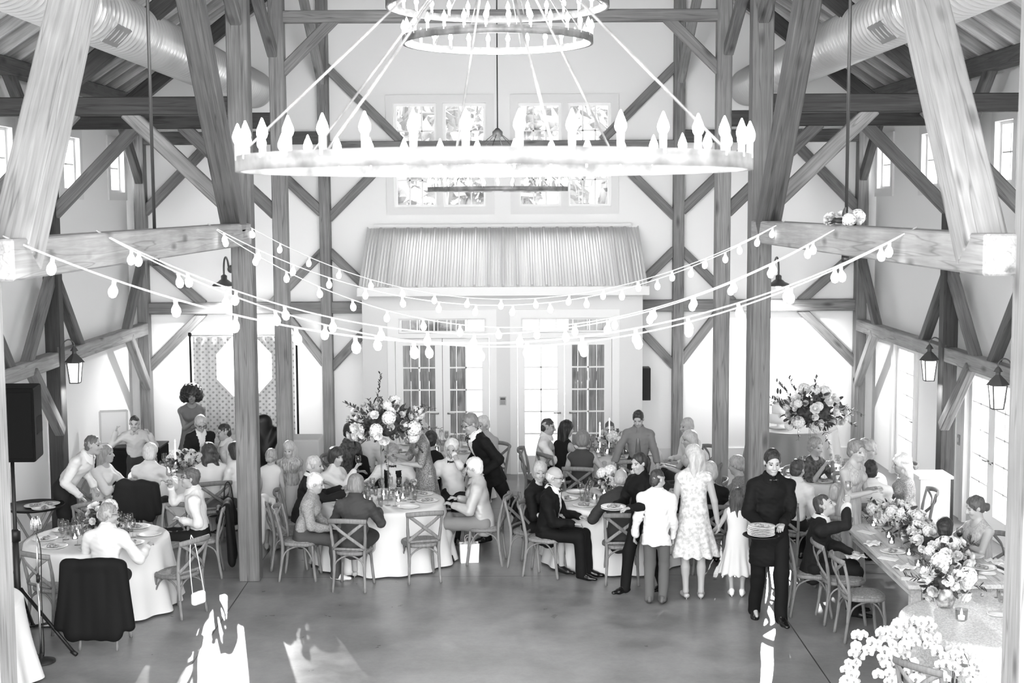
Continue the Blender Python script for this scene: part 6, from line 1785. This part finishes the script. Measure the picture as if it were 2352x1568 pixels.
for a in (30, 150, 270): mb.tube([(0, .3, .5), (.45*math.cos(math.radians(a)), .3+.45*math.sin(math.radians(a)), .015)], .011, 6)
mb.build('stand', M_black, t)
# buffet with white cloth behind the thick left post, dark high-backed chair
t = thing('buffet_table', 'long white-clothed table against the dotted backdrop', 'table', (-3.9, 21.7, 0))
mb = MB(); mb.smooth = False; mb.box((-1.0, -.3, .02), (1.0, .3, .76)); mb.build('tablecloth', M_linen, t, bevel=.03, seg=3)
mb = MB(); mb.smooth = False; mb.box((-.95, -.26, .7), (.95, .26, .752)); mb.build('table_top', M_beam, t)
q = aty(610, 1010, 20.6)
t = thing('lounge_chair', 'black high-backed lounge chair behind the little girl', 'chair', (q[0], 20.6, 0), PI+.3)
G = Field((-.4, -.4, 0), (.4, .4, 1.3), .012); G.rc((-.22, -.2, .25), (.22, -.2, 1.08), .08, .08, .06); G.rc((.22, -.2, .25), (-.22, -.2, 1.0), .08, .08, .06); G.rc((-.2, .0, .38), (.2, .0, .38), .2, .2, .06, ((0, 0, 1), .45)); G.rc((0, -.2, .3), (0, -.24, 1.12), .16, .14, .06, ((0, 1, 0), .5))
v_, q_ = G.mesh(); link_mesh('upholstery', np_mesh('upholstery', v_, q_, [mat('black_leather', 22, .4)]), t)
for x in (-.2, .2):
    for y in (-.18, .15):
        mb = MB(); mb.tube([(x, y, 0), (x, y, .33)], .018, 8); mb.build('leg', M_black, t)
# cake table in the far right corner
CT = (4.75, 22.3)
round_table('cake table in a grey cloth in the far right corner', CT, r=.72, seed=51, m=cloth(165, 'satin'), h=.78)
q = aty(1788, 975, 22.2)
t = thing('wedding_cake', 'small tiered white cake on the grey-clothed table', 'cake', (q[0], 22.2, .782))
mb = MB()
mb.lathe([(0, 0), (.16, 0), (.16, .01), (.03, .02), (.03, .08), (0, .08)], 24); mb.build('cake_stand', M_china, t)
for k, (r, z, h) in enumerate(((.15, .08, .16), (.11, .24, .15), (.075, .39, .14))):
    mb = MB(); mb.lathe([(0, z), (r, z), (r, z+h-.01), (r-.01, z+h), (0, z+h)], 28); mb.build('tier', mat('icing', 244, .5), t)
mb = MB(); mb.ball((-.02, 0, .6), (.02, .015, .05)); mb.ball((.025, 0, .59), (.018, .015, .045)); mb.build('topper', mat('topper_dark', 60, .5), t)
for k in range(5):
    a = k*1.3; o = link_mesh('blossom', ME_BLOOM[1], t, (.13*math.cos(a), .13*math.sin(a), .25+.05*k)); o.scale = (.6,)*3
t = thing('pedestal_box', 'white box pedestal beside the right lantern post', 'pedestal', (5.72, 18.1, 0))
mb = MB(); mb.smooth = False; mb.box((-.2, -.2, 0), (.2, .2, .78)); mb.build('body', M_trim, t, bevel=.005); mb = MB(); mb.smooth = False; mb.box((-.23, -.23, .78), (.23, .23, .82)); mb.build('cap', M_trim, t, bevel=.004)
# blossoms tied to the right tie beam
q = (W-.04, R2[1], 4.26)
bouquet('small cluster of white blossoms tied on top of the right tie beam', q, (.16, .22, .05), 9, 77, sprigs=0, leafn=12, big=.8)
bpy.context.view_layer.update()
